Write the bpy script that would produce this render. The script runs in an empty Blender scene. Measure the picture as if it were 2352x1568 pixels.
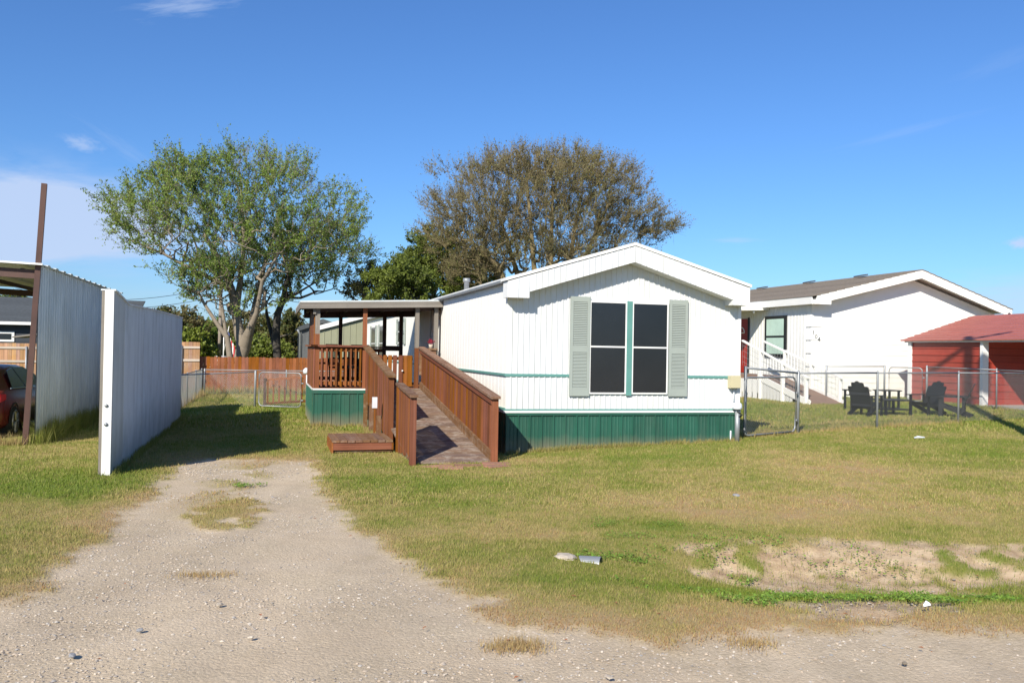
import bpy, math, random
import numpy as np
from math import sin, cos, tan, pi, radians, atan2, sqrt
from mathutils import Vector, Matrix, Euler

random.seed(7)
rng = np.random.default_rng(7)
scene = bpy.context.scene
COL = scene.collection

# ------------------------------------------------------------------ camera
cam_data = bpy.data.cameras.new('camera')
cam_data.sensor_width = 36.0
cam_data.lens = 36.0 * 2000.0 / 2352.0
cam_data.clip_end = 3000
cam = bpy.data.objects.new('camera', cam_data)
COL.objects.link(cam)
cam.matrix_world = (Matrix.Translation((0, 0, 1.65)) @ Matrix.Rotation(pi / 2 + radians(.63), 4, 'X')
                    @ Matrix.Rotation(radians(1.0), 4, 'Z'))
scene.camera = cam

# ------------------------------------------------------------------ sun, sky, exposure
SUN_TO = Vector((0.40, 1.0, 0)).normalized()          # ground direction the light travels
SUN_EL = radians(32.5)
sun_data = bpy.data.lights.new('sun', 'SUN')
sun_data.energy = 5.0
sun_data.angle = radians(.55)
sun_data.color = (1.0, .93, .80)
sun = bpy.data.objects.new('sun', sun_data)
COL.objects.link(sun)
sdir = Vector((SUN_TO.x * cos(SUN_EL), SUN_TO.y * cos(SUN_EL), -sin(SUN_EL)))
sun.rotation_euler = sdir.to_track_quat('-Z', 'Y').to_euler()

world = bpy.data.worlds.new('World')
scene.world = world
world.use_nodes = True
wn, wl = world.node_tree.nodes, world.node_tree.links
wn.clear()
wout = wn.new('ShaderNodeOutputWorld')
wbg = wn.new('ShaderNodeBackground')
wbg.inputs['Strength'].default_value = .085
sky = wn.new('ShaderNodeTexSky')
sky.sky_type = 'NISHITA'
sky.sun_disc = False
sky.sun_elevation = SUN_EL
sky.sun_rotation = atan2(-SUN_TO.x, -SUN_TO.y)
sky.air_density = 1.1
sky.dust_density = .35
sky.ozone_density = 4.0
tc = wn.new('ShaderNodeTexCoord')


def wnode(kind, **kw):
    n = wn.new(kind)
    for k, v in kw.items():
        setattr(n, k, v)
    return n


def wmath(op, a, b=None, clamp=False):
    n = wnode('ShaderNodeMath', operation=op, use_clamp=clamp)
    for i, x in enumerate((a, b)):
        if x is None:
            continue
        if isinstance(x, (int, float)):
            n.inputs[i].default_value = x
        else:
            wl.new(x, n.inputs[i])
    return n.outputs[0]


def pix_dir(px, py):
    d = Vector(((px - 1176) / 2000, -(py - 784) / 2000, -1))
    return (cam.matrix_world.to_3x3() @ d).normalized()


def cloud(px, py, w, h, tilt, scale, stretch, amount, thr=.42):
    """a thin cloud in the sky dome round one direction; w, h in radians"""
    d = pix_dir(px, py)
    right = Vector((d.y, -d.x, 0)).normalized()
    up = right.cross(d)
    r2 = right * cos(tilt) + up * sin(tilt)
    u2 = -right * sin(tilt) + up * cos(tilt)
    outs = []
    for vec, s in ((r2, w), (u2, h)):
        dp = wnode('ShaderNodeVectorMath', operation='DOT_PRODUCT')
        wl.new(tc.outputs['Generated'], dp.inputs[0])
        dp.inputs[1].default_value = vec
        c = wmath('SUBTRACT', dp.outputs['Value'], d.dot(vec))
        outs.append(wmath('DIVIDE', c, s))
    comb = wnode('ShaderNodeCombineXYZ')
    wl.new(outs[0], comb.inputs[0])
    wl.new(outs[1], comb.inputs[1])
    mp = wnode('ShaderNodeVectorMath', operation='MULTIPLY')
    wl.new(comb.outputs[0], mp.inputs[0])
    mp.inputs[1].default_value = (scale, scale * stretch, 1)
    nz = wnode('ShaderNodeTexNoise')
    nz.inputs['Scale'].default_value = 1.0
    nz.inputs['Detail'].default_value = 7
    nz.inputs['Roughness'].default_value = .62
    nz.inputs['Distortion'].default_value = .4
    wl.new(mp.outputs[0], nz.inputs['Vector'])
    r = wmath('ADD', wmath('POWER', outs[0], 2.0), wmath('POWER', wmath('ABSOLUTE', outs[1]), 2.0))
    fall = wmath('POWER', 2.718, wmath('MULTIPLY', r, -1.0))
    front = wnode('ShaderNodeVectorMath', operation='DOT_PRODUCT')
    wl.new(tc.outputs['Generated'], front.inputs[0])
    front.inputs[1].default_value = d
    gate = wmath('GREATER_THAN', front.outputs['Value'], 0.0)
    k = wmath('SUBTRACT', wmath('ADD', nz.outputs['Fac'], wmath('MULTIPLY', fall, .45)), thr + .35)
    k = wmath('MULTIPLY', wmath('MULTIPLY', k, 3.2, clamp=True), fall)
    return wmath('MULTIPLY', wmath('MULTIPLY', k, gate), amount)


masks = [cloud(85, 495, .15, .040, -.03, 1.1, .8, 1.9, .14), cloud(40, 560, .07, .028, .3, 1.2, 1, 1.0, .20),
         cloud(425, 12, .055, .014, .25, 1.6, 1.6, .42, .32), cloud(188, 330, .020, .010, -.1, 1.5, 1, .5, .30),
         cloud(290, 345, .06, .012, -.5, 2.2, 1.5, .12, .35),
         cloud(2330, 690, .13, .03, .05, 1.2, 1.5, .55, .25), cloud(2345, 558, .013, .007, .1, 1.5, 1, .9, .25),
         cloud(2080, 302, .07, .006, .2, 1.5, 1.5, .10, .25), cloud(1690, 552, .03, .004, 0, 1.5, 1.5, .3, .25),
         cloud(2310, 140, .05, .012, .3, 1.5, 1.5, .06, .25),
         cloud(420, 700, .30, .035, 0, 1.5, 1.5, .25, .25)]
tot = masks[0]
for mk in masks[1:]:
    tot = wmath('ADD', tot, mk)
tot = wmath('MINIMUM', tot, .85)
tint = wnode('ShaderNodeMix', data_type='RGBA', blend_type='MULTIPLY')
tint.inputs[0].default_value = 1.0
wl.new(sky.outputs[0], tint.inputs[6])
tint.inputs[7].default_value = (.55, .82, 1.18, 1)
mixc = wnode('ShaderNodeMix', data_type='RGBA')
wl.new(tot, mixc.inputs[0])
wl.new(tint.outputs[2], mixc.inputs[6])
mixc.inputs[7].default_value = (4.6, 5.6, 7.6, 1)
wl.new(mixc.outputs[2], wbg.inputs['Color'])
wl.new(wbg.outputs[0], wout.inputs[0])

scene.view_settings.view_transform = 'Standard'
scene.view_settings.look = 'None'
scene.view_settings.gamma = 1
scene.view_settings.use_curve_mapping = False
scene.view_settings.exposure = .55

# ------------------------------------------------------------------ materials


def mat(name, col, rough=.6, metal=0, var=.12, vscale=3.0, bump=0, bscale=40, objvar=0, grain=None,
        mud=None, dirt=None, dirt_amt=0, dirt_scale=(2, 2, .6), spec=.5, trans=0, alpha=1, emit=None, huevar=0):
    m = bpy.data.materials.new(name)
    m.use_nodes = True
    nt = m.node_tree
    n, l = nt.nodes, nt.links
    b = n['Principled BSDF']
    b.inputs['Roughness'].default_value = rough
    b.inputs['Metallic'].default_value = metal
    b.inputs['Specular IOR Level'].default_value = spec
    if trans:
        b.inputs['Transmission Weight'].default_value = trans
    if alpha < 1:
        b.inputs['Alpha'].default_value = alpha
    geo = n.new('ShaderNodeNewGeometry')
    tcn = n.new('ShaderNodeTexCoord')
    oi = n.new('ShaderNodeObjectInfo')

    def noise(vec, scale, detail=4, rgh=.6):
        x = n.new('ShaderNodeTexNoise')
        x.inputs['Scale'].default_value = scale
        x.inputs['Detail'].default_value = detail
        x.inputs['Roughness'].default_value = rgh
        l.new(vec, x.inputs['Vector'])
        return x.outputs['Fac']

    def mixc(fac, a, c, mode='MIX'):
        x = n.new('ShaderNodeMix')
        x.data_type = 'RGBA'
        x.blend_type = mode
        for s, i in ((fac, 0), (a, 6), (c, 7)):
            if isinstance(s, (int, float)):
                x.inputs[i].default_value = s
            elif isinstance(s, tuple):
                x.inputs[i].default_value = (s + (1,))[:4]
            else:
                l.new(s, x.inputs[i])
        return x.outputs[2]

    def mr(v, a, b_, c, d):
        x = n.new('ShaderNodeMapRange')
        l.new(v, x.inputs[0])
        for i, q in enumerate((a, b_, c, d)):
            x.inputs[i + 1].default_value = q
        return x.outputs[0]

    color = None
    f = mr(noise(geo.outputs['Position'], vscale), .3, .7, 1 - var, 1 + var)
    hs = n.new('ShaderNodeHueSaturation')
    hs.inputs['Color'].default_value = col + (1,)
    l.new(f, hs.inputs['Value'])
    color = hs.outputs[0]
    if grain is not None:
        vm = n.new('ShaderNodeVectorMath')
        vm.operation = 'MULTIPLY_ADD'
        l.new(tcn.outputs['Object'], vm.inputs[0])
        s = [7, 7, 7]
        s[grain] = 1.3
        vm.inputs[1].default_value = s
        cx = n.new('ShaderNodeCombineXYZ')
        mm = n.new('ShaderNodeMath')
        mm.operation = 'MULTIPLY'
        l.new(oi.outputs['Random'], mm.inputs[0])
        mm.inputs[1].default_value = 57
        for i in range(3):
            l.new(mm.outputs[0], cx.inputs[i])
        l.new(cx.outputs[0], vm.inputs[2])
        g = noise(vm.outputs[0], 1.0, 5, .65)
        color = mixc(mr(g, .35, .7, 0, .75), color, tuple(c * .45 for c in col))
        g2 = noise(vm.outputs[0], .35, 3, .5)
        color = mixc(mr(g2, .5, .75, 0, .5), color, tuple(min(1, c * 1.25 + .03) for c in col))
    if objvar or huevar:
        h2 = n.new('ShaderNodeHueSaturation')
        l.new(color, h2.inputs['Color'])
        l.new(mr(oi.outputs['Random'], 0, 1, 1 - objvar, 1 + objvar), h2.inputs['Value'])
        if huevar:
            r2 = n.new('ShaderNodeMath')
            r2.operation = 'FRACT'
            r3 = n.new('ShaderNodeMath')
            r3.operation = 'MULTIPLY'
            l.new(oi.outputs['Random'], r3.inputs[0])
            r3.inputs[1].default_value = 13.7
            l.new(r3.outputs[0], r2.inputs[0])
            l.new(mr(r2.outputs[0], 0, 1, .5 - huevar, .5 + huevar), h2.inputs['Hue'])
            l.new(mr(r2.outputs[0], 0, 1, .85, 1.1), h2.inputs['Saturation'])
        color = h2.outputs[0]
    if dirt is not None:
        vm = n.new('ShaderNodeVectorMath')
        vm.operation = 'MULTIPLY'
        l.new(geo.outputs['Position'], vm.inputs[0])
        vm.inputs[1].default_value = dirt_scale
        color = mixc(mr(noise(vm.outputs[0], 1.5, 6, .7), .48, .72, 0, dirt_amt), color, dirt)
    if mud is not None:
        sx = n.new('ShaderNodeSeparateXYZ')
        l.new(geo.outputs['Position'], sx.inputs[0])
        vm = n.new('ShaderNodeVectorMath')
        vm.operation = 'MULTIPLY'
        l.new(geo.outputs['Position'], vm.inputs[0])
        vm.inputs[1].default_value = (2.2, 2.2, 1.0)
        nn = n.new('ShaderNodeMath')
        nn.operation = 'MULTIPLY_ADD'
        l.new(noise(vm.outputs[0], 1.4, 6, .7), nn.inputs[0])
        nn.inputs[1].default_value = -mud[2]
        l.new(sx.outputs[2], nn.inputs[2])
        color = mixc(mr(nn.outputs[0], mud[1] - mud[2] * .5, -.02 - mud[2] * .5, 0, mud[3]), color, mud[0])
    l.new(color, b.inputs['Base Color'])
    if bump:
        bn = n.new('ShaderNodeBump')
        bn.inputs['Strength'].default_value = bump
        bn.inputs['Distance'].default_value = .01
        l.new(noise(geo.outputs['Position'], bscale, 4), bn.inputs['Height'])
        l.new(bn.outputs[0], b.inputs['Normal'])
    if emit:
        b.inputs['Emission Color'].default_value = emit + (1,)
        b.inputs['Emission Strength'].default_value = 1
    return m


M = {}
M['white_siding'] = mat('white_siding', (.63, .645, .66), .45, var=.05, vscale=1.5, dirt=(.55, .54, .48), dirt_amt=.5, dirt_scale=(3, 3, .4), mud=((.42, .40, .33), 1.0, .5, .35))
M['white_trim'] = mat('white_trim', (.70, .70, .69), .5, var=.03)
M['white_roof'] = mat('white_roof', (.74, .74, .72), .5, var=.05, dirt=(.45, .40, .33), dirt_amt=.4)
M['teal'] = mat('teal_trim', (.10, .25, .225), .5, var=.08)
M['sage'] = mat('sage_shutter', (.29, .325, .30), .55, var=.04)
M['green_skirt'] = mat('green_skirting', (.018, .085, .058), .42, var=.12, mud=((.20, .165, .11), .26, .30, .75), dirt=(.06, .10, .075), dirt_amt=.4, objvar=.12)
M['white_grey'] = mat('pale_metal', (.62, .67, .70), .45, var=.07, vscale=1, mud=((.13, .15, .11), .75, 1.1, .55), dirt=(.26, .29, .30), dirt_amt=.5, dirt_scale=(2.5, 2.5, .35), metal=0)
M['grey_metal'] = mat('grey_metal', (.54, .575, .575), .5, var=.1, vscale=1, mud=((.16, .18, .13), .8, 1.2, .5), dirt=(.27, .29, .28), dirt_amt=.5, dirt_scale=(3, 3, .3))
M['galv'] = mat('galvanised', (.27, .285, .30), .5, metal=.4, var=.12, vscale=8)
M['wire'] = mat('fence_wire', (.32, .33, .33), .5, metal=.4, var=.1)
M['rust'] = mat('rust_brown_steel', (.068, .030, .023), .6, var=.2, vscale=4, dirt=(.12, .055, .035), dirt_amt=.4)
M['dark_glass'] = mat('dark_screen', (.014, .015, .018), .18, var=.2, vscale=1, spec=.6)
M['glass_green'] = mat('pale_green_blind', (.42, .56, .48), .25, var=.08)
M['black'] = mat('black_frame', (.012, .013, .015), .45, var=.1)
M['black_plastic'] = mat('black_plastic', (.007, .008, .010), .6, var=.15, objvar=.2, spec=.3)
for ax, nm in ((0, 'x'), (1, 'y'), (2, 'z')):
    M['tread_' + nm] = mat('worn_ramp_tread_' + nm, (.205, .13, .09), .85, var=.15, vscale=4, grain=ax, objvar=.2, huevar=.01, dirt=(.38, .33, .28), dirt_amt=.85, dirt_scale=(4, 4, 4), bump=.4)
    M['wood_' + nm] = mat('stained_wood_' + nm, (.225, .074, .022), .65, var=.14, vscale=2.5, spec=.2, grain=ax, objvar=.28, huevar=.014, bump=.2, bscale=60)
    M['woodr_' + nm] = mat('weathered_red_wood_' + nm, (.185, .095, .050), .8, spec=.2, var=.15, vscale=4, grain=ax, objvar=.18, huevar=.01, dirt=(.31, .245, .19), dirt_amt=.6, dirt_scale=(5, 5, 5), bump=.3)
    M['woodg_' + nm] = mat('grey_weathered_wood_' + nm, (.22, .195, .165), .8, var=.12, vscale=3, grain=ax, objvar=.15, bump=.3)
M['cedar'] = mat('raw_cedar_picket', (.42, .22, .105), .75, var=.1, grain=2, objvar=.22, huevar=.012, dirt=(.33, .28, .24), dirt_amt=.5, dirt_scale=(1, 1, 1))
M['cedar_rail'] = mat('pale_cedar_rail', (.50, .42, .35), .8, var=.1, grain=0, objvar=.1)
M['stained_fence'] = mat('red_stained_picket', (.25, .078, .020), .7, spec=.2, var=.12, grain=2, objvar=.2, huevar=.01)
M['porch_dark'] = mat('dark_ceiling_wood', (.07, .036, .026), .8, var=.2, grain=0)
M['concrete'] = mat('concrete', (.38, .36, .33), .85, var=.12, vscale=6, bump=.3)
M['shingle'] = mat('grey_brown_shingle', (.185, .155, .125), .9, var=.18, vscale=12, objvar=.13, bump=.5, bscale=80)
M['shingle_dark'] = mat('charcoal_shingle', (.055, .063, .07), .9, var=.18, vscale=8, objvar=.1)
M['house_white'] = mat('house_white_paint', (.80, .79, .75), .6, var=.02)
M['house_side'] = mat('house_side_white', (.68, .68, .66), .6, var=.03)
M['red_siding'] = mat('red_metal_siding', (.30, .042, .027), .45, var=.10, objvar=.10)
M['red_roof'] = mat('red_metal_roof', (.36, .115, .09), .55, var=.07, vscale=2, objvar=.05)
M['dark_navy'] = mat('dark_blue_siding', (.018, .024, .035), .6, var=.1)
M['olive'] = mat('olive_siding', (.245, .25, .165), .65, var=.04)
M['slate_siding'] = mat('slate_grey_siding', (.075, .08, .085), .7, var=.15, dirt=(.16, .17, .17), dirt_amt=.5, dirt_scale=(6, 6, .4))
M['deck_brown'] = mat('brown_ramp_board', (.22, .14, .10), .8, var=.15, objvar=.12)
M['red_door'] = mat('red_door', (.30, .022, .014), .4, var=.05)
M['beige_box'] = mat('beige_plastic', (.50, .45, .29), .5, var=.04)
M['white_plastic'] = mat('white_plastic', (.62, .66, .70), .5, var=.04)
M['car_red'] = mat('dark_red_car_paint', (.14, .018, .018), .25, var=.03, spec=.7)
M['car_white'] = mat('white_car_paint', (.7, .7, .7), .3, var=.02)
M['rubber'] = mat('tyre_rubber', (.02, .02, .02), .8, var=.1)
M['alloy'] = mat('alloy_rim', (.42, .40, .38), .35, metal=.8)
M['chrome'] = mat('chrome_trim', (.6, .6, .6), .2, metal=1)
M['tail_light'] = mat('red_lamp_lens', (.55, .02, .02), .2, var=.02)
M['bark_light'] = mat('pale_bark', (.22, .18, .135), .9, var=.3, vscale=3, bump=.8, bscale=14, dirt=(.10, .09, .075), dirt_amt=.7, dirt_scale=(2, 2, 2))
M['bark_mid'] = mat('grey_bark', (.20, .165, .125), .9, var=.25, vscale=3, bump=.8, bscale=14)
M['bark_dark'] = mat('dark_bark', (.045, .040, .034), .9, var=.3, vscale=4, bump=.8, bscale=14)
M['twig'] = mat('brown_twig', (.185, .145, .075), .9, var=.3, vscale=1)
M['brick'] = mat('red_paver', (.30, .15, .105), .9, var=.2, vscale=6, objvar=.2, bump=.4)
M['stone'] = mat('pale_stone', (.42, .36, .29), .9, var=.2, vscale=12, bump=.6, objvar=.2)
M['stone_grey'] = mat('grey_stone', (.24, .24, .25), .9, var=.2, vscale=12, bump=.6, objvar=.2)
M['pole_wood'] = mat('weathered_pole', (.24, .20, .16), .85, var=.2, grain=2)
M['flag_red'] = mat('flag_red', (.45, .03, .04), .8)
M['flag_white'] = mat('flag_white', (.75, .75, .75), .8)
M['flag_blue'] = mat('flag_blue', (.02, .04, .16), .8)
M['pink'] = mat('pink_petal', (.65, .10, .16), .6, var=.2, vscale=30)
M['solar'] = mat('solar_light_grey', (.55, .57, .62), .4)
M['paper'] = mat('white_litter', (.75, .75, .75), .6)
M['leaf_litter'] = mat('dead_leaf', (.28, .11, .05), .8, objvar=.3)


def leaf_mat(name, cols, trans=.35, rough=.55):
    m = bpy.data.materials.new(name)
    m.use_nodes = True
    n, l = m.node_tree.nodes, m.node_tree.links
    b = n['Principled BSDF']
    b.inputs['Roughness'].default_value = rough
    b.inputs['Specular IOR Level'].default_value = .3
    at = n.new('ShaderNodeAttribute')
    at.attribute_name = 'tone'
    cr = n.new('ShaderNodeValToRGB')
    while len(cr.color_ramp.elements) < len(cols):
        cr.color_ramp.elements.new(.5)
    for i, c in enumerate(cols):
        cr.color_ramp.elements[i].position = i / (len(cols) - 1)
        cr.color_ramp.elements[i].color = c + (1,)
    l.new(at.outputs['Fac'], cr.inputs[0])
    l.new(cr.outputs[0], b.inputs['Base Color'])
    tr = n.new('ShaderNodeBsdfTranslucent')
    l.new(cr.outputs[0], tr.inputs['Color'])
    mx = n.new('ShaderNodeMixShader')
    mx.inputs[0].default_value = trans
    l.new(b.outputs[0], mx.inputs[1])
    l.new(tr.outputs[0], mx.inputs[2])
    l.new(mx.outputs[0], n['Material Output'].inputs[0])
    return m


M['leaf_green'] = leaf_mat('green_leaf', [(.12, .17, .035), (.15, .23, .04), (.18, .28, .045), (.25, .29, .06), (.11, .29, .08)])
M['leaf_olive'] = leaf_mat('olive_leaf', [(.16, .135, .06), (.21, .18, .08), (.18, .18, .065), (.21, .23, .065)])
M['leaf_dark'] = leaf_mat('dark_leaf', [(.075, .095, .018), (.12, .155, .025), (.17, .21, .035), (.23, .25, .05)])
M['leaf_yellow'] = leaf_mat('yellow_green_leaf', [(.15, .18, .03), (.20, .24, .03), (.12, .17, .03)])
M['leaf_mixed'] = leaf_mat('mixed_autumn_leaf', [(.05, .07, .025), (.09, .11, .03), (.14, .13, .04), (.15, .11, .05), (.08, .13, .03)])
M['grass'] = leaf_mat('grass_blade', [(.15, .21, .022), (.215, .24, .045), (.31, .28, .085), (.44, .35, .15), (.36, .22, .11)], .3, .6)
M['weed'] = leaf_mat('weed_leaf', [(.13, .24, .03), (.18, .30, .04), (.24, .34, .06)], .3, .6)

# ------------------------------------------------------------------ object helpers


def tag(o, label=None, cat=None, group=None, kind=None):
    if label:
        o['label'] = label
    if cat:
        o['category'] = cat
    if group:
        o['group'] = group
    if kind:
        o['kind'] = kind
    return o


def thing(name, label, cat, loc=(0, 0, 0), rz=0, group=None):
    o = bpy.data.objects.new(name, None)
    o.empty_display_size = .2
    COL.objects.link(o)
    o.location = loc
    o.rotation_euler = (0, 0, rz)
    tag(o, label, cat, group)
    return o


def link(name, me, parent=None, m=None):
    o = bpy.data.objects.new(name, me)
    COL.objects.link(o)
    if parent is not None:
        o.parent = parent
    if m is not None and not me.materials:
        me.materials.append(M[m] if isinstance(m, str) else m)
    return o


def mesh(name, verts, faces, m=None, parent=None, smooth=False):
    me = bpy.data.meshes.new(name)
    me.from_pydata([tuple(v) for v in verts], [], faces)
    me.update()
    o = link(name, me, parent, m)
    if smooth:
        for p in me.polygons:
            p.use_smooth = True
    return o


_cubes = {}
CV = [(-.5, -.5, -.5), (.5, -.5, -.5), (.5, .5, -.5), (-.5, .5, -.5), (-.5, -.5, .5), (.5, -.5, .5), (.5, .5, .5), (-.5, .5, .5)]
CF = [(0, 3, 2, 1), (4, 5, 6, 7), (0, 1, 5, 4), (1, 2, 6, 5), (2, 3, 7, 6), (3, 0, 4, 7)]


def piece(parent, name, m, loc, size, rot=(0, 0, 0), label=None):
    """a box-shaped piece sharing one cube mesh per material"""
    if m not in _cubes:
        me = bpy.data.meshes.new('board_' + m)
        me.from_pydata(CV, [], CF)
        me.materials.append(M[m])
        _cubes[m] = me
    o = link(name, _cubes[m], parent)
    o.matrix_basis = Matrix.Translation(loc) @ Euler(rot).to_matrix().to_4x4() @ Matrix.Diagonal((*size, 1))
    if label:
        o['label'] = label
    return o


def span(parent, name, m, lo, hi, label=None):
    """axis-aligned piece from corner lo to corner hi"""
    c = [(a + b) / 2 for a, b in zip(lo, hi)]
    s = [abs(b - a) for a, b in zip(lo, hi)]
    return piece(parent, name, m, c, s, label=label)


def beam(parent, name, m, a, b, w, h, label=None, roll=0):
    """box from point a to point b: length on local x, w across, h upright"""
    a, b = Vector(a), Vector(b)
    d = b - a
    q = d.to_track_quat('X', 'Z').to_matrix().to_4x4()
    if m not in _cubes:
        me = bpy.data.meshes.new('board_' + m)
        me.from_pydata(CV, [], CF)
        me.materials.append(M[m])
        _cubes[m] = me
    o = link(name, _cubes[m], parent)
    o.matrix_basis = Matrix.Translation((a + b) / 2) @ q @ Matrix.Rotation(roll, 4, 'X') @ Matrix.Diagonal((d.length, w, h, 1))
    if label:
        o['label'] = label
    return o


def tube_geo(pts, r, n=8, closed_ends=True, taper=None):
    V, Fc = [], []
    pts = [Vector(p) for p in pts]
    ref = None
    for i, p in enumerate(pts):
        d = (pts[min(i + 1, len(pts) - 1)] - pts[max(i - 1, 0)]).normalized()
        if ref is None:
            ref = Vector((0, 0, 1)) if abs(d.z) < .9 else Vector((1, 0, 0))
        s = d.cross(ref).normalized()
        t = s.cross(d)
        rr = r if taper is None else r * taper[i]
        for k in range(n):
            an = 2 * pi * k / n
            V.append(p + s * cos(an) * rr + t * sin(an) * rr)
    for i in range(len(pts) - 1):
        for k in range(n):
            a, b = i * n + k, i * n + (k + 1) % n
            Fc.append((a, b, b + n, a + n))
    if closed_ends:
        Fc.append(tuple(range(n))[::-1])
        Fc.append(tuple((len(pts) - 1) * n + k for k in range(n)))
    return V, Fc


def tube(parent, name, m, pts, r, n=8, taper=None, label=None):
    V, Fc = tube_geo(pts, r, n, True, taper)
    o = mesh(name, V, Fc, m, parent, smooth=n > 5)
    if label:
        o['label'] = label
    return o


def prism(parent, name, m, poly, y0, y1, label=None):
    """polygon in x,z extruded along y"""
    n = len(poly)
    V = [(x, y0, z) for x, z in poly] + [(x, y1, z) for x, z in poly]
    Fc = [tuple(range(n)), tuple(range(2 * n - 1, n - 1, -1))]
    for i in range(n):
        j = (i + 1) % n
        Fc.append((j, i, i + n, j + n))
    o = mesh(name, V, Fc, m, parent)
    if label:
        o['label'] = label
    return o


class MB:
    def __init__(s):
        s.V, s.F = [], []

    def box(s, lo, hi):
        b = len(s.V)
        for c in CV:
            s.V.append(tuple(lo[i] if c[i] < 0 else hi[i] for i in range(3)))
        s.F += [tuple(b + i for i in f) for f in CF]

    def add(s, V, Fc):
        b = len(s.V)
        s.V += [tuple(v) for v in V]
        s.F += [tuple(b + i for i in f) for f in Fc]

    def tube(s, pts, r, n=6, taper=None):
        s.add(*tube_geo(pts, r, n, True, taper))

    def build(s, name, m, parent=None, smooth=False):
        return mesh(name, s.V, s.F, m, parent, smooth)


def ribbed(parent, name, m, x0, x1, zb, zt, pitch=.1, depth=.012, rib=.35, y=0, plane='x', sign=-1, slope=.15):
    """corrugated sheet: runs along x (plane 'x', facing -y) or along y (plane 'y', facing -x or +x by sign).
    zb, zt: numbers or functions of the running coordinate"""
    fb = zb if callable(zb) else (lambda t: zb)
    ft = zt if callable(zt) else (lambda t: zt)
    pts = []
    t = x0
    k = 0
    while t < x1 - 1e-4:
        e = min(t + pitch, x1)
        a = pitch * (1 - rib)
        for dt, d in ((0, 0), (a * .98, 0), (a + pitch * rib * slope, depth), (pitch - pitch * rib * slope, depth)):
            if t + dt < e - 1e-5:
                pts.append((t + dt, d))
        t += pitch
    pts.append((x1, 0))
    V = []
    for t, d in pts:
        for z in (fb(t), ft(t)):
            V.append((t, y + sign * d, z) if plane == 'x' else (y + sign * d, t, z))
    Fc = []
    for i in range(len(pts) - 1):
        q = (2 * i, 2 * i + 2, 2 * i + 3, 2 * i + 1)
        Fc.append(q if (plane == 'x') == (sign < 0) else q[::-1])
    return mesh(name, V, Fc, m, parent)


def np_mesh(name, V, tris_or_quads, m, parent=None, attr=None, k=None):
    """fast mesh from numpy arrays; every face has the same corner count"""
    k = tris_or_quads.shape[1]
    me = bpy.data.meshes.new(name)
    me.vertices.add(len(V))
    me.vertices.foreach_set('co', np.ascontiguousarray(V, dtype=np.float32).ravel())
    nf = len(tris_or_quads)
    me.loops.add(nf * k)
    me.loops.foreach_set('vertex_index', np.ascontiguousarray(tris_or_quads, dtype=np.int32).ravel())
    me.polygons.add(nf)
    me.polygons.foreach_set('loop_start', np.arange(nf, dtype=np.int32) * k)
    if attr:
        for an, av in attr.items():
            at = me.attributes.new(an, 'FLOAT', 'POINT')
            at.data.foreach_set('value', np.ascontiguousarray(av, dtype=np.float32))
    me.update(calc_edges=True)
    return link(name, me, parent, m)


# ------------------------------------------------------------------ terrain
def sstep(x, a, b):
    t = np.clip((x - a) / (b - a), 0, 1)
    return t * t * (3 - 2 * t)


_lat = np.random.default_rng(11).random((256, 256))


def vnoise(x, y, s=1.0, seed=0):
    x = np.asarray(x, float) * s + seed * 17.3
    y = np.asarray(y, float) * s + seed * 9.1
    xi, yi = np.floor(x).astype(int), np.floor(y).astype(int)
    fx, fy = x - xi, y - yi
    fx, fy = fx * fx * (3 - 2 * fx), fy * fy * (3 - 2 * fy)
    a = _lat[xi % 256, yi % 256]
    b = _lat[(xi + 1) % 256, yi % 256]
    c = _lat[xi % 256, (yi + 1) % 256]
    d = _lat[(xi + 1) % 256, (yi + 1) % 256]
    return (a * (1 - fx) + b * fx) * (1 - fy) + (c * (1 - fx) + d * fx) * fy


def fnoise(x, y, s=1.0, seed=0, oct=4):
    t, a, tot = 0, 1, 0
    for o in range(oct):
        t = t + a * vnoise(x, y, s * 2 ** o, seed + o)
        tot += a
        a *= .55
    return t / tot


def poly_sd(X, Y, P):
    """signed distance to a polygon, negative inside"""
    X, Y = np.asarray(X, float), np.asarray(Y, float)
    d = np.full(X.shape, 1e9)
    ins = np.zeros(X.shape, bool)
    n = len(P)
    for i in range(n):
        x0, y0 = P[i]
        x1, y1 = P[(i + 1) % n]
        ex, ey = x1 - x0, y1 - y0
        t = np.clip(((X - x0) * ex + (Y - y0) * ey) / (ex * ex + ey * ey + 1e-12), 0, 1)
        d = np.minimum(d, np.hypot(X - x0 - t * ex, Y - y0 - t * ey))
        c = ((y0 > Y) != (y1 > Y)) & (X < ex * (Y - y0) / (ey if abs(ey) > 1e-9 else 1e-9) + x0)
        ins ^= c
    return np.where(ins, -d, d)


DRIVE = [(-4.55, 13.1), (-4.75, 12.26), (-4.29, 10.73), (-3.99, 9.63), (-4.0, 8.82), (-3.73, 8.06), (-3.38, 6.88), (-3.24, 6.22),
         (-3.18, 5.77), (-3.25, 5.43), (-5, 5.2), (-9, 5.3), (-30, 5.3), (-30, -12), (30, -12), (30, 5.5), (8, 5.45), (3.18, 5.37), (2.36, 5.35),
         (1.92, 5.25), (1.56, 5.25), (1.24, 5.13), (.96, 4.88), (.65, 5.1), (.36, 5.33), (.09, 5.4), (-.18, 5.56), (-.07, 5.84),
         (-.31, 5.85), (-.39, 6.23), (-.66, 6.39), (-.8, 6.78), (-1.08, 7.53), (-1.19, 7.98), (-1.58, 8.58), (-1.92, 9.42),
         (-2.38, 10.96), (-2.95, 13.2), (-3.8, 13.2)]
ISLAND = [(-3.24, 8.77), (-3.33, 9.45), (-3.01, 9.8), (-2.44, 9.23), (-2.51, 8.84), (-2.51, 8.28), (-2.8, 8.15)]
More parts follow.
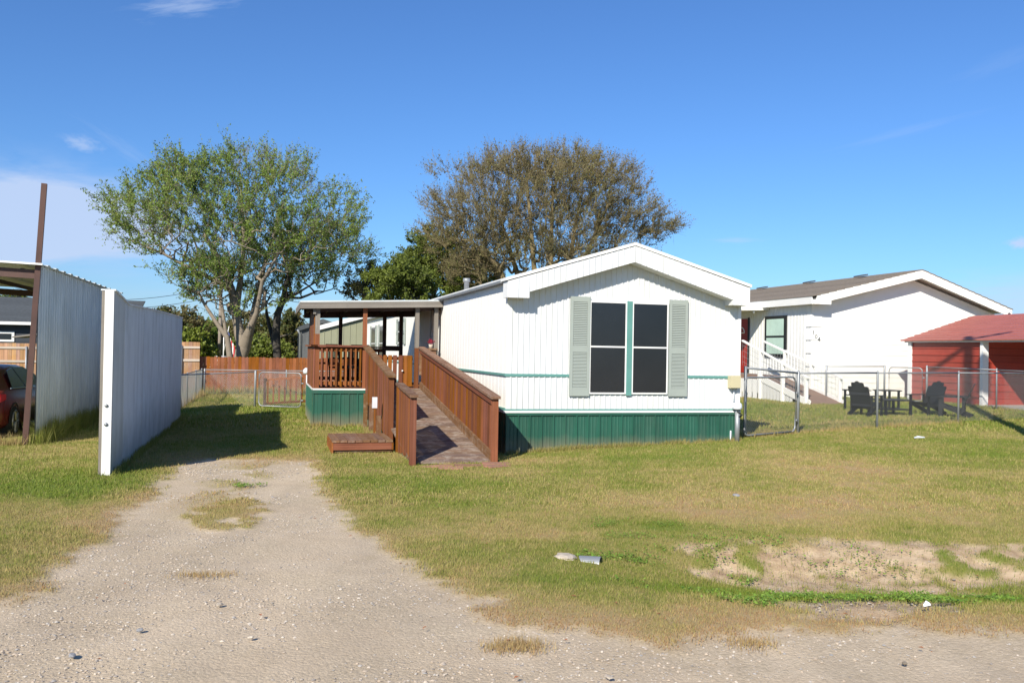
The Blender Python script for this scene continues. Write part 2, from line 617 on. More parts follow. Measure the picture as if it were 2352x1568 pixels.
DIRT = [[(1.67, 7.58), (2.09, 7.88), (2.41, 7.64), (3.22, 8.16), (3.89, 7.93), (6.7, 8.3), (6.2, 7.34), (3.37, 6.87), (2.89, 6.57),
         (2.29, 6.53), (1.91, 6.7), (1.57, 6.95)],
        [(2.0, 5.94), (2.55, 6.14), (2.97, 6.05), (2.9, 5.74), (2.47, 5.43), (1.91, 5.59)]]


def ground_z(x, y):
    x, y = np.asarray(x, float), np.asarray(y, float)
    z = -.05 + .20 * sstep(x, -1.0, 4.6) * sstep(y, 8, 14.5)
    z = z + .05 * (1 - sstep(y, 5, 9))
    z = z + .06 * sstep(x, 8, 14) * sstep(y, 22, 28)
    back = sstep(y, 20, 37) * (1 - sstep(x, -4, 8))
    z = z - .30 * back
    left = (1 - sstep(x, -10.2, -8.4)) * sstep(y, 12, 16.5) * (1 - sstep(y, 24, 34))
    z = z - .17 * left
    z = z + .035 * (fnoise(x, y, .35, 3, 3) - .5)
    # bank dropping into the shallow ditch along the bare patch
    z = z - .15 * (1 - sstep(y + .25 * (fnoise(x, y, 1.5, 6, 3) - .5), 7.05, 8.0)) * sstep(y, 5.7, 6.8) * sstep(x, .4, 2.0)
    z = z + .014 * (fnoise(x, y, 2.2, 5, 3) - .5)
    return z


def masks_at(x, y):
    jit = (fnoise(x, y, 1.6, 20, 4) - .5) * .34 + (fnoise(x, y, 9, 30, 3) - .5) * .34
    sd = poly_sd(x, y, DRIVE) + jit
    top = np.clip((y - 11.2) / 2.0, 0, 1)                     # the drive fades out at its far end
    sd = sd + top * .55 * (fnoise(x, y, 1.1, 44, 3) - .35)
    # median strip of the two wheel tracks
    med = np.exp(-((x + 3.35 + .10 * (y - 10)) / .42) ** 2) * sstep(y, 8.2, 10.0) * (1 - sstep(y, 12.5, 14))
    grav = 1 - sstep(sd, -.16, .14)
    isl = poly_sd(x, y, ISLAND) + jit * .8
    g_isl = (1 - sstep(isl, -.06, .08)) * sstep(fnoise(x, y, 4.5, 61, 3), .30, .46)
    g_med = med * sstep(fnoise(x, y, 2.0, 62, 3), .50, .62) * .55
    grav = grav * (1 - np.clip(g_isl * .9 + g_med, 0, 1))
    dirt = np.zeros_like(grav)
    for P in DIRT:
        s2 = poly_sd(x, y, P) - .12 + (fnoise(x, y, 1.8, 70, 4) - .45) * 1.0
        dirt = np.maximum(dirt, 1 - sstep(s2, -.15, .12))
    dirt = dirt * sstep(fnoise(x, y, 4.2, 80, 4) * .6 + fnoise(x, y, 1.3, 82, 3) * .4, .36, .47)
    # thin litter strip by the second drive edge
    return np.clip(grav, 0, 1), np.clip(dirt * (1 - grav), 0, 1)


def dry_at(x, y):
    d = fnoise(x, y, .45, 90, 4) * .50 + fnoise(x, y, 1.7, 95, 3) * .30 + fnoise(x, y, 6.5, 97, 3) * .28
    d = (d - .54) * 1.6 + .385
    def blob(cx, cy, sx, sy, a):
        return a * np.exp(-((x - cx) / sx) ** 2 - ((y - cy) / sy) ** 2)
    d = d + blob(3.4, 9.6, 2.4, .9, .26) + blob(.5, 8.2, 1.1, .35, .24) + blob(6, 17, 3, 1, .1) + blob(.4, 13.2, .9, .4, .2)
    d = d + blob(-3.8, 8.0, .5, 1.0, .12) + blob(1.6, 5.5, 1.4, .35, .35) + blob(4.6, 12, 3, 1.2, .16) + blob(5.5, 10.2, 2.6, .7, .12)
    d = d - blob(1.45, 8.55, .75, .42, .50) - blob(-6.0, 10.6, 1.6, 1.6, .38) - blob(3.2, 6.45, 2.6, .22, .6) - blob(-5, 27, 5, 6, .2)
    d = d - blob(1.9, 6.2, .5, .3, .4) - blob(-.8, 11, 1.5, .8, .10) - blob(7, 25, 8, 4, .10) - blob(.8, 11.6, .8, .25, .2)
    sd = poly_sd(x, y, DRIVE)
    d = d + .38 * np.exp(-np.clip(sd, 0, 9) / .28)
    return np.clip(d, 0, 1)


def axis(parts):
    out = []
    for a, b, s in parts:
        out.append(np.arange(a, b, s))
    out.append(np.array([parts[-1][1]]))
    return np.unique(np.round(np.concatenate(out), 4))


gx = axis([(-900, -100, 100), (-100, -30, 5), (-30, -10, .5), (-10, 10, .06), (10, 20, .2), (20, 40, 1.0), (40, 100, 5), (100, 901, 100)])
gy = axis([(-60, 0, 10), (0, 3.6, .4), (3.6, 16, .06), (16, 30, .15), (30, 45, .5), (45, 100, 5), (100, 1300, 100)])
GX, GY = np.meshgrid(gx, gy)
GZ = ground_z(GX, GY)
GR, DI = masks_at(GX, GY)
DR = dry_at(GX, GY)
far = sstep(np.hypot(GX, GY), 26, 40)
GR = np.where((GX < -12) & (GY > 6), 0, GR)
nx, ny = len(gx), len(gy)
GZ = GZ + GR * (.010 * (fnoise(GX, GY, 6, 7, 3) - .5)) - .02 * GR + DI * (-.025 + .055 * (fnoise(GX, GY, 4, 8, 4) - .5))
GVERT = np.stack([GX, GY, GZ], -1).reshape(-1, 3)
iy, ix = np.meshgrid(np.arange(ny - 1), np.arange(nx - 1), indexing='ij')
q = np.stack([iy * nx + ix, iy * nx + ix + 1, (iy + 1) * nx + ix + 1, (iy + 1) * nx + ix], -1).reshape(-1, 4)
cx_, cy_ = GVERT[q[:, 0], 0], GVERT[q[:, 0], 1]
gcen = GR.reshape(-1)[q].mean(1)
is_road = (cy_ < 5.3) & (gcen > .5)
is_drive = (cy_ >= 5.3) & (gcen > .5) & (cy_ < 14)


def ground_material():
    m = bpy.data.materials.new('ground_surface')
    m.use_nodes = True
    n, l = m.node_tree.nodes, m.node_tree.links
    b = n['Principled BSDF']
    b.inputs['Roughness'].default_value = .95
    b.inputs['Specular IOR Level'].default_value = .2
    geo = n.new('ShaderNodeNewGeometry')

    def noise(s, d=5, r=.6, vec=None):
        x = n.new('ShaderNodeTexNoise')
        x.inputs['Scale'].default_value = s
        x.inputs['Detail'].default_value = d
        x.inputs['Roughness'].default_value = r
        l.new(vec or geo.outputs['Position'], x.inputs['Vector'])
        return x.outputs['Fac']

    def at(name):
        x = n.new('ShaderNodeAttribute')
        x.attribute_name = name
        return x.outputs['Fac']

    def ramp(f, stops):
        x = n.new('ShaderNodeValToRGB')
        while len(x.color_ramp.elements) < len(stops):
            x.color_ramp.elements.new(.5)
        for e, (p, c) in zip(x.color_ramp.elements, stops):
            e.position = p
            e.color = c + (1,)
        l.new(f, x.inputs[0])
        return x.outputs[0]

    def math_(op, a, b_, clamp=False):
        x = n.new('ShaderNodeMath')
        x.operation = op
        x.use_clamp = clamp
        for i, v in enumerate((a, b_)):
            if isinstance(v, (int, float)):
                x.inputs[i].default_value = v
            else:
                l.new(v, x.inputs[i])
        return x.outputs[0]

    def mixc(f, a, c):
        x = n.new('ShaderNodeMix')
        x.data_type = 'RGBA'
        l.new(f, x.inputs[0])
        l.new(a, x.inputs[6])
        l.new(c, x.inputs[7])
        return x.outputs[2]

    dry = math_('ADD', at('dry'), math_('MULTIPLY', math_('SUBTRACT', noise(9, 6, .7), .5), .7))
    grass = ramp(dry, [(0, (.14, .18, .03)), (.35, (.21, .20, .05)), (.65, (.30, .24, .09)), (1, (.36, .26, .14))])
    vor = n.new('ShaderNodeTexVoronoi')
    vor.inputs['Scale'].default_value = 55
    l.new(geo.outputs['Position'], vor.inputs['Vector'])
    stones = ramp(math_('MULTIPLY', math_('ADD', vor.outputs['Color'], 0), 1.0), [(0, (.33, .27, .185)), (.35, (.46, .372, .255)), (.75, (.52, .425, .30)), (1, (.62, .52, .38))])
    sandc = ramp(noise(1.3, 6, .65), [(.3, (.44, .345, .24)), (.5, (.51, .405, .29)), (.7, (.56, .455, .335))])
    f1 = math_('MULTIPLY', math_('SUBTRACT', noise(.9, 5, .6), .42), 4, True)
    gravel = mixc(math_('ADD', math_('MULTIPLY', f1, .5), .30), sandc, stones)
    vmt = n.new('ShaderNodeVectorMath')
    vmt.operation = 'MULTIPLY'
    l.new(geo.outputs['Position'], vmt.inputs[0])
    vmt.inputs[1].default_value = (1.5, .28, 1)
    trk = math_('MULTIPLY', math_('SUBTRACT', noise(1.0, 4, .55, vmt.outputs[0]), .40), 3.5, True)
    vmr = n.new('ShaderNodeVectorMath')
    vmr.operation = 'MULTIPLY'
    l.new(geo.outputs['Position'], vmr.inputs[0])
    vmr.inputs[1].default_value = (22, 1.6, 1)
    rdg = math_('MULTIPLY', math_('SUBTRACT', noise(1.0, 2, .5, vmr.outputs[0]), .56), 4, True)
    hv = n.new('ShaderNodeHueSaturation')
    l.new(gravel, hv.inputs['Color'])
    l.new(math_('SUBTRACT', math_('ADD', math_('MULTIPLY', trk, .18), .90), math_('MULTIPLY', math_('MULTIPLY', rdg, trk), .14)), hv.inputs['Value'])
    gravel = hv.outputs[0]
    dirt = ramp(noise(6, 6, .65), [(.3, (.29, .19, .115)), (.5, (.44, .32, .20)), (.7, (.57, .44, .29))])
    col = mixc(at('gravel'), grass, gravel)
    col = mixc(at('dirt'), col, dirt)
    l.new(col, b.inputs['Base Color'])
    bm = n.new('ShaderNodeBump')
    bm.inputs['Strength'].default_value = .5
    bm.inputs['Distance'].default_value = .02
    hh = math_('ADD', noise(40, 6, .75), math_('MULTIPLY', vor.outputs['Distance'], -.4))
    l.new(hh, bm.inputs['Height'])
    l.new(bm.outputs[0], b.inputs['Normal'])
    return m


M['ground'] = ground_material()


def ground_part(name, sel, label):
    f = q[sel]
    used, inv = np.unique(f, return_inverse=True)
    o = np_mesh(name, GVERT[used], inv.reshape(-1, 4), 'ground', None,
                {'gravel': GR.reshape(-1)[used], 'dirt': DI.reshape(-1)[used], 'dry': DR.reshape(-1)[used]})
    o.data.polygons.foreach_set('use_smooth', np.ones(len(f), bool))
    tag(o, label, kind='structure')
    return o


ground_part('ground', ~(is_road | is_drive), 'mown lawn of green and straw coloured grass')
ground_part('driveway', is_drive, 'pale gravel driveway with two wheel tracks')
ground_part('road', is_road, 'pale gravel road along the bottom of the photo')

A = radians(15.5)
UX, UY = cos(A), sin(A)                    # along the house fronts, to the right and away
VX, VY = -sin(A), cos(A)                   # away from the road
HX, HY = -.09, 14.25                       # left front corner of the white home


def W(s, v, ox=HX, oy=HY):
    """lot frame to world"""
    return ox + s * UX + v * VX, oy + s * UY + v * VY


def gz(x, y):
    return float(ground_z(x, y))


def louvre_shutter(parent, x0, x1, z0, z1, y, rot90=False, n=26, m='sage', full=True):
    """shutter in the x,z plane facing -y (or in y,z facing -x when rot90)"""
    b = MB()
    fw = .05 if full else .04
    zm = z0 + (z1 - z0) * .47

    def bx(a0, a1, d0, d1, c0, c1):
        if rot90:
            b.box((min(-d0, -d1) + y, a0, c0), (max(-d0, -d1) + y, a1, c1))
        else:
            b.box((a0, y - max(d0, d1), c0), (a1, y - min(d0, d1), c1))
    bx(x0, x0 + fw, 0, .03, z0, z1)
    bx(x1 - fw, x1, 0, .03, z0, z1)
    bx(x0 + fw, x1 - fw, 0, .028, z0, z0 + .13 * (1 if full else .5))
    bx(x0 + fw, x1 - fw, 0, .028, z1 - .09, z1)
    bx(x0 + fw, x1 - fw, 0, .028, zm - .05, zm + .05)
    bx(x0 + fw, x1 - fw, 0, .008, z0 + .1, z1 - .08)
    sh = b.build('shutter', m, parent)
    if full:
        for (a, c) in ((z0 + .13, zm - .05), (zm + .05, z1 - .09)):
            k = n // 2
            st = (c - a) / k
            for i in range(k):
                z = a + st * (i + .5)
                piece(sh, 'louver', m, ((x0 + x1) / 2, y - .017, z), (x1 - x0 - 2 * fw - .004, .007, st * 1.12), (radians(-35), 0, 0))
    return sh


# ================================================================== the white mobile home
home = thing('mobile_home', 'white ribbed metal mobile home with green skirting and sage shutters', 'mobile home', (HX, HY, 0), A)
WID, LEN = 4.27, 21.8


def gable_top(s):
    return 2.80 + (3.46 - 2.80) * (1 - abs(s - WID / 2) / (WID / 2))


zlo = .70
# front wall: sheets above and below the teal strip
nsh = 11
for i in range(nsh):
    a, b_ = WID * i / nsh, WID * (i + 1) / nsh
    ribbed(home, 'siding_panel', 'white_siding', a, b_, 1.278, lambda t: gable_top(t), .0970, .013, .30)
    ribbed(home, 'siding_panel', 'white_siding', a, b_, zlo, 1.237, .0970, .013, .30)
span(home, 'trim_strip', 'teal', (-.016, -.020, 1.235), (1.088, .0, 1.280))
span(home, 'trim_strip', 'teal', (3.242, -.020, 1.235), (WID + .016, .0, 1.280))
span(home, 'trim_strip', 'teal', (-.016, -.024, .675), (WID + .016, .0, .702))
span(home, 'bottom_rail', 'white_trim', (-.02, -.034, .640), (WID + .02, .0, .675))
span(home, 'corner_trim', 'white_trim', (WID - .05, -.018, .72), (WID + .012, .03, 2.84))
# core of the house
prism(home, 'wall', 'white_siding', [(.01, .0), (WID - .01, .0), (WID - .01, 2.78), (WID / 2, 3.42), (.01, 2.78)], .012, LEN)
# left side wall sheets
nside = 22
for i in range(nside):
    a, b_ = LEN * i / nside, LEN * (i + 1) / nside
    ribbed(home, 'side_panel', 'house_white', a, b_, zlo, 2.76, .25, .003, .10, y=.005, plane='y', sign=-1)  # whiter than the front: weaker sun on this side made up in the colour
    zb = min(gz(*W(0, a)), gz(*W(0, b_))) - .04
    ribbed(home, 'skirting_panel', 'green_skirt', a, b_, zb, .64, .2, .012, .2, y=.002, plane='y', sign=-1)
span(home, 'trim_strip', 'teal', (-.022, .001, 1.24), (.004, LEN, 1.28))
span(home, 'trim_strip', 'teal', (-.024, .001, .675), (.004, LEN, .718))
span(home, 'bottom_rail', 'white_trim', (-.030, .001, .640), (.004, LEN, .675))
# skirting, one sheet between every two seams
ns = 21
for i in range(ns):
    a, b_ = WID * i / ns, WID * (i + 1) / ns
    zb = min(gz(*W(a, 0)), gz(*W(b_, 0))) - .05
    w = b_ - a
    pts = [(0, .0), (.010, .022), (.024, .022), (.034, .0), (w * .38, 0), (w * .42, .005), (w * .5, 0), (w * .68, 0), (w * .72, .005), (w * .8, 0), (w, 0)]
    V = []
    for t, d in pts:
        V += [(a + t, -.006 - d, zb), (a + t, -.006 - d, .60)]
    Fc = [(2 * k, 2 * k + 2, 2 * k + 3, 2 * k + 1) for k in range(len(pts) - 1)]
    mesh('skirting_panel', V, Fc, 'green_skirt', home)
span(home, 'skirting_cap', 'green_skirt', (-.01, -.034, .598), (WID + .012, -.002, .640))
ribbed(home, 'skirting_panel', 'green_skirt', 0, LEN, -.1, .64, .2, .012, .2, y=WID + .004, plane='y', sign=1)
ribbed(home, 'side_panel', 'white_siding', 0, LEN, .64, 2.78, .25, .008, .14, y=WID + .002, plane='y', sign=1)

# projecting gable fascia: ribbed front over a boxed body
OX0, OX1, OA = -.075, WID + .01, 2.12
fas = prism(home, 'gable_fascia', 'white_trim',
            [(OX0, 2.51), (.29, 2.51), (.29, 2.61), (OA, 3.17), (3.95, 2.60), (3.95, 2.51), (OX1, 2.51), (OX1, 2.815), (OA, 3.44), (OX0, 2.77)], -.295, -.012)


def f_top(s):
    return 2.77 + (3.44 - 2.77) * (s - OX0) / (OA - OX0) if s < OA else 3.44 + (2.815 - 3.44) * (s - OA) / (OX1 - OA)


def f_bot(s):
    if s < .29 or s > 3.95:
        return 2.51
    return 2.61 + (3.17 - 2.61) * (s - .29) / (OA - .29) if s < OA else 3.17 + (2.60 - 3.17) * (s - OA) / (3.95 - OA)


edges = [OX0, .29] + [.29 + (OA - .29) * i / 9 for i in range(1, 10)] + [OA + (3.95 - OA) * i / 9 for i in range(1, 10)] + [OX1]
for a, b_ in zip(edges[:-1], edges[1:]):
    ribbed(fas, 'fascia_panel', 'white_siding', a + .001, b_ - .001, f_bot((a + b_) / 2) if b_ <= .29 or a >= 3.95 else f_bot, f_top, max(.05, (b_ - a) / 2.01), .014, .12, y=-.298)
# roof: two slopes with a standing edge at the front
for sgn in (0, 1):
    if sgn == 0:
        P = [(OX0 - .03, 2.778), (OA, 3.448), (OA, 3.50), (OX0 - .03, 2.828)]
    else:
        P = [(OA, 3.448), (OX1 + .03, 2.823), (OX1 + .03, 2.872), (OA, 3.50)]
    prism(home, 'roof_panel', 'white_roof', P, -.315, LEN + .1)
span(home, 'eave_gutter', 'galv', (OX0 - .045, .02, 2.765), (-.004, LEN, 2.80))
tube(home, 'roof_vent', 'galv', [(.33, 4.6, 2.9), (.33, 4.6, 3.12), (.33, 4.6, 3.13), (.33, 4.6, 3.2)], .055, 12, [1, 1, 1.5, 1.35])

# the big double window
win = prism(home, 'window', 'white_trim', [(1.43, .95), (2.87, .95), (2.87, 2.52), (1.43, 2.52)], -.030, -.010)
for a, b_ in ((1.455, 2.075), (2.225, 2.845)):
    for c, d in ((.98, 1.735), (1.765, 2.49)):
        span(win, 'pane', 'dark_glass', (a, -.037, c), (b_, -.031, d))
span(win, 'mullion', 'teal', (2.10, -.05, .93), (2.20, -.0305, 2.53))
for a, b_ in ((1.43, 2.10), (2.20, 2.87)):
    for (p, r_) in (((a, 0, .955), (a + .024, 0, 2.515)), ((b_ - .024, 0, .955), (b_, 0, 2.515)), ((a + .024, 0, .955), (b_ - .024, 0, .98)),
                    ((a + .024, 0, 2.49), (b_ - .024, 0, 2.515)), ((a + .024, 0, 1.737), (b_ - .024, 0, 1.763))):
        span(win, 'window_frame', 'white_trim', (p[0], -.044, p[2]), (r_[0], -.0305, r_[2]))
louvre_shutter(home, 1.085, 1.435, .92, 2.58, -.024, n=50)
louvre_shutter(home, 2.885, 3.235, .92, 2.58, -.024, n=50)
# far side windows
for (a, b_, c, d) in ((11.4, 12.4, 1.82, 2.52), (15.9, 17.0, 1.22, 2.47), (18.3, 19.6, 1.22, 2.47)):
    wf = MB()
    wf.box((-.03, a, c), (-.008, b_, d))
    wf = wf.build('window', 'white_trim', home)
    for (e, f) in ((c + .04, (c + d) / 2 - .02), ((c + d) / 2 + .02, d - .04)):
        span(wf, 'pane', 'dark_glass', (-.037, a + .04, e), (-.031, b_ - .04, f))
    louvre_shutter(home, a - .36, a - .02, c - .03, d + .03, -.010, rot90=True, full=False)
    louvre_shutter(home, b_ + .02, b_ + .36, c - .03, d + .03, -.010, rot90=True, full=False)
span(home, 'door', 'white_trim', (-.03, 7.0, .80), (-.01, 7.9, 2.72))
# boxes on the right corner
bb = prism(home, 'junction_box', 'beige_box', [(4.035, 1.07), (4.215, 1.07), (4.215, 1.285), (4.035, 1.285)], -.13, -.014)
span(bb, 'box_lid', 'beige_box', (4.03, -.142, 1.075), (4.22, -.131, 1.29))
mb_ = MB()
mb_.tube([(4.19, -.09, .70), (4.19, -.09, .745), (4.19, -.09, .80), (4.19, -.09, .83)], .085, 12, [1, 1.0, .85, .3])
mb_.build('meter_cover', 'white_plastic', home, True)
tube(home, 'conduit', 'white_plastic', [(4.15, -.035, 1.07), (4.15, -.035, .83)], .012, 6)
tube(home, 'conduit', 'galv', [(4.20, -.08, .70), (4.20, -.08, .08)], .045, 10, label='grey sheet pipe below the round cover')
tube(home, 'cable', 'black', [(4.17, -.12, .66), (4.24, -.15, .62), (4.20, -.14, .58), (4.27, -.12, .60), (4.22, -.1, .54)], .012, 5)
tube(home, 'conduit', 'white_plastic', [(4.10, -.03, .32), (4.10, -.03, .06)], .014, 6)

# ================================================================== the wooden porch with its ramp
porch = thing('porch', 'red stained wooden porch with long wheelchair ramp beside the white home', 'porch', (*W(-2.8, 5.6), 0), A)


def PL(s, v, z):
    return (s + 2.8, v - 5.6, z)


DZ = .78
S0, S1, V0, V1 = -2.80, -.03, 5.6, 8.9
RL, RR, RN = -1.68, -.44, -.95            # ramp left, right, near end
jr = lambda a: random.uniform(-a, a)


def surf(v):
    return -.01 + (DZ + .01) * (v - RN) / (V0 - RN)


def P(name, m, s0, v0, z0, s1, v1, z1, label=None):
    a, b_ = PL(s0, v0, z0), PL(s1, v1, z1)
    return span(porch, name, m, a, b_, label)


# deck boards, running along the front
nb = 23
for i in range(nb):
    va = V0 + (V1 - V0) * i / nb
    P('deck_board', 'wood_x', S0, va + .004, DZ - .035, S1, va + (V1 - V0) / nb - .004, DZ + jr(.002))
P('rim_joist', 'wood_x', S0 + .01, V0 - .02, DZ - .20, RL, V0 + .018, DZ - .037)
P('rim_joist', 'wood_y', S0 - .018, V0 + .02, DZ - .20, S0 + .012, V1, DZ - .037)
P('trim_strip', 'white_trim', S0 - .03, V0 - .034, DZ - .045, RL + .02, V0 - .0205, DZ - .012)
P('trim_strip', 'white_trim', S0 - .036, V0 - .034, DZ - .045, S0 - .0185, V1, DZ - .012)
# green skirting under the deck
for i in range(6):
    a = S0 - .02 + (RL - S0 + .02) * i / 6
    b_ = S0 - .02 + (RL - S0 + .02) * (i + 1) / 6
    w = b_ - a
    V = []
    zb = min(gz(*W(a, V0)), gz(*W(b_, V0))) - .04
    pts = [(0, 0), (.012, .016), (.028, .016), (.04, 0), (w * .5, 0), (w * .54, .004), (w * .6, 0), (w, 0)]
    for t, d in pts:
        V += [PL(a + t, V0 - .024 - d, zb), PL(a + t, V0 - .024 - d, DZ - .12)]
    mesh('skirting_panel', V, [(2 * k, 2 * k + 2, 2 * k + 3, 2 * k + 1) for k in range(len(pts) - 1)], 'green_skirt', porch)
P('skirting_cap', 'green_skirt', S0 - .03, V0 - .05, DZ - .12, RL, V0 - .0215, DZ - .047)
o = ribbed(porch, 'skirting_panel', 'green_skirt', V0 - 5.6 + .0 - .024, V1 - 5.6, -.25, DZ - .047, .25, .014, .2, y=PL(S0 - .022, 0, 0)[0], plane='y', sign=-1)
# posts
PT = 2.60
P('post', 'woodg_z', -2.79, V0 + .02, 1.95, -2.69, V0 + .12, PT - .08)
P('post', 'wood_z', -2.79, V0 + .02, DZ, -2.69, V0 + .12, 1.95)
P('post', 'wood_z', -1.76, V0 + .02, DZ, -1.67, V0 + .11, PT)
P('post', 'woodg_z', -.60, V0 + .02, DZ + .9, -.51, V0 + .11, PT)
P('post', 'wood_z', -.60, V0 + .02, DZ, -.51, V0 + .11, DZ + .9)
P('post', 'woodg_z', -.17, V0 + .03, DZ, -.08, V0 + .12, PT + .02)
for s in (-2.78, -2.05, -.93, -.5):
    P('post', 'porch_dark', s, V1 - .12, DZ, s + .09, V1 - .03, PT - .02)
P('post_block', 'woodg_z', -2.84, V0 - .02, 2.38, -2.78, V0 + .12, 2.56)
# left side: boards from floor to roof at the front corner, railing boards behind
for i in range(14):
    P('side_board', 'wood_z', S0 - .012, V0 + .10 + i * .145, DZ + .92, S0 + .012, V0 + .238 + i * .145, PT - .05)
for i in range(22):
    P('side_board', 'wood_z', S0 - .014, V0 + .01 + i * .147, DZ - .01 - random.random() * .03, S0 + .010, V0 + .148 + i * .147, DZ + .89)
P('cap_rail', 'wood_y', S0 - .07, V0 - .06, DZ + .895, S0 + .07, V1, DZ + .935)
# roof
rz0, rz1 = 2.62, 2.74
RS0, RS1, RV0, RV1 = -3.12, .0, V0 - .12, V1 + .25
rf = mesh('porch_roof', [PL(RS0, RV0, rz0), PL(RS1, RV0, rz1), PL(RS1, RV1, rz1), PL(RS0, RV1, rz0),
                         PL(RS0, RV0, rz0 + .03), PL(RS1, RV0, rz1 + .03), PL(RS1, RV1, rz1 + .03), PL(RS0, RV1, rz0 + .03)],
          [(0, 3, 2, 1), (4, 5, 6, 7), (0, 1, 5, 4), (1, 2, 6, 5), (2, 3, 7, 6), (3, 0, 4, 7)], 'grey_metal', porch)


def rt(s):
    return rz0 + (rz1 - rz0) * (s - RS0) / (RS1 - RS0)


beam(porch, 'fascia_board', 'woodg_x', PL(RS0 + .02, RV0 + .02, rt(RS0) - .068), PL(RS1 - .01, RV0 + .02, rt(RS1) - .068), .038, .135)
beam(porch, 'fascia_board', 'woodg_y', PL(RS0 + .02, RV0 + .04, rt(RS0) - .068), PL(RS0 + .02, RV1, rt(RS0) - .068), .038, .135)
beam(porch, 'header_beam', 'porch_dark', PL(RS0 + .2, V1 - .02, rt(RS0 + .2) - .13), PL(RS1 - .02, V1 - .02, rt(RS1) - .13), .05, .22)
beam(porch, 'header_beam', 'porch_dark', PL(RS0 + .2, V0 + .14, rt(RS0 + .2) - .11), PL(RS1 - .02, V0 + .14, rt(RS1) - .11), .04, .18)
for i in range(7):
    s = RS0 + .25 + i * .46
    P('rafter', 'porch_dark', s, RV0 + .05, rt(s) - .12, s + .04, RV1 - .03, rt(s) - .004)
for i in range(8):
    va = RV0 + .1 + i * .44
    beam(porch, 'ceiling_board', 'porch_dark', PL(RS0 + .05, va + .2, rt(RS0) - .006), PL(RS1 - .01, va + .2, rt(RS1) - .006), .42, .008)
# front railing with balusters between the first two posts
P('cap_rail', 'wood_x', -2.87, V0 - .06, DZ + .895, -1.66, V0 + .09, DZ + .935)
P('rail', 'wood_x', -2.69, V0 + .03, DZ + .80, -1.76, V0 + .07, DZ + .885)
P('rail', 'wood_x', -2.69, V0 + .03, DZ + .06, -1.76, V0 + .07, DZ + .14)
for i in range(9):
    s = -2.66 + i * .104
    P('baluster', 'wood_z', s, V0 - .012, DZ + .03, s + .038, V0 + .029, DZ + .87)
# rear railing
P('cap_rail', 'wood_x', -2.69, V1 - .12, DZ + .88, -.93, V1 + .02, DZ + .92)
P('rail', 'wood_x', -2.69, V1 - .06, DZ + .78, -.93, V1 - .02, DZ + .87)
P('rail', 'wood_x', -2.69, V1 - .06, DZ + .06, -.93, V1 - .02, DZ + .14)
for i in range(16):
    s = -2.66 + i * .108
    P('baluster', 'wood_z', s, V1 - .019, DZ + .03, s + .038, V1 + .019, DZ + .87)
P('rail', 'porch_dark', -.84, V1 - .10, DZ + .82, -.5, V1 - .04, DZ + .95)
# gate at the head of the ramp
gt = P('gate_rail', 'wood_x', -1.64, V0 + .30, DZ + .62, -.60, V0 + .34, DZ + .70)
P('gate_rail', 'wood_x', -1.64, V0 + .30, DZ + .06, -.60, V0 + .34, DZ + .13)
for i, s in enumerate((-1.62, -1.50, -1.39, -1.27, -1.16, -1.05, -.92, -.83, -.72)):
    P('gate_picket', 'wood_z', s, V0 + .274, DZ + .03, s + .086 + (.02 if i > 5 else 0), V0 + .299, DZ + .73)
tube(porch, 'gate_knob', 'white_trim', [PL(-.84, V0 + .26, DZ + .38), PL(-.84, V0 + .225, DZ + .38)], .02, 8)
# short boarded rail between the ramp and the home
P('cap_rail', 'woodr_x', -.50, V0 - .05, DZ + .86, -.10, V0 + .12, DZ + .90)
for i in range(3):
    P('side_board', 'woodr_z', -.50 + i * .13, V0 - .012, DZ + .30, -.385 + i * .13, V0 + .012, DZ + .86)

# ramp: boards across, curb, stringer
nrb = 46
for i in range(nrb):
    va = RN + (V0 - RN) * i / nrb
    vb = RN + (V0 - RN) * (i + 1) / nrb
    vm = (va + vb) / 2
    o = piece(porch, 'ramp_board', 'tread_x', PL((RL + RR) / 2 + jr(.004), vm, surf(vm) - .018 + jr(.002)), (RR - RL - .02, (vb - va) - .011, .036),
              (atan2(DZ, V0 - RN), 0, 0))
beam(porch, 'curb_board', 'woodr_y', PL(RR - .03, RN + .02, surf(RN) + .075), PL(RR - .03, V0, surf(V0) + .075), .038, .14)
beam(porch, 'stringer', 'wood_y', PL(RL + .10, RN + .05, surf(RN) - .06), PL(RL + .10, V0, surf(V0) - .14), .04, .14)
beam(porch, 'stringer', 'wood_y', PL(RR - .02, RN + .05, surf(RN) - .06), PL(RR - .02, V0, surf(V0) - .14), .04, .14)


def rail_z(v, side):
    if side == 'R':
        return .98 + (1.70 - .98) * (v - RN) / (V0 - RN)
    if v > 1.0:
        return 1.20 + (1.70 - 1.20) * (v - 1.44) / (V0 - 1.44)
    return .99 + (1.10 - .99) * (v + .95) / 1.74


# right wall of the ramp
for i in range(46):
    v = RN + .06 + i * (V0 - RN - .06) / 46
    top = rail_z(v + .07, 'R') - .05
    bot = max(gz(*W(RR, v)) + .02, surf(v) - .20 + jr(.05)) if v > .2 else gz(*W(RR, v)) + .03
    P('picket', 'wood_z', RR - .012, v, bot, RR + .012, v + .133, top)
P('post', 'wood_z', RR - .045, RN - .12, -.09, RR + .045, RN - .03, rail_z(RN, 'R') - .045)
for v in (.55, 2.1, 3.8):
    P('post', 'wood_z', RR + .014, v, -.09, RR + .10, v + .09, rail_z(v, 'R') - .08)
beam(porch, 'cap_rail', 'woodr_y', PL(RR - .01, RN - .17, rail_z(RN - .17, 'R') - .015), PL(RR - .01, V0 + .1, rail_z(V0 + .1, 'R') - .015), .15, .04)
beam(porch, 'rail', 'wood_y', PL(RR - .033, RN - .03, rail_z(RN, 'R') - .085), PL(RR - .033, V0, rail_z(V0, 'R') - .085), .038, .10)
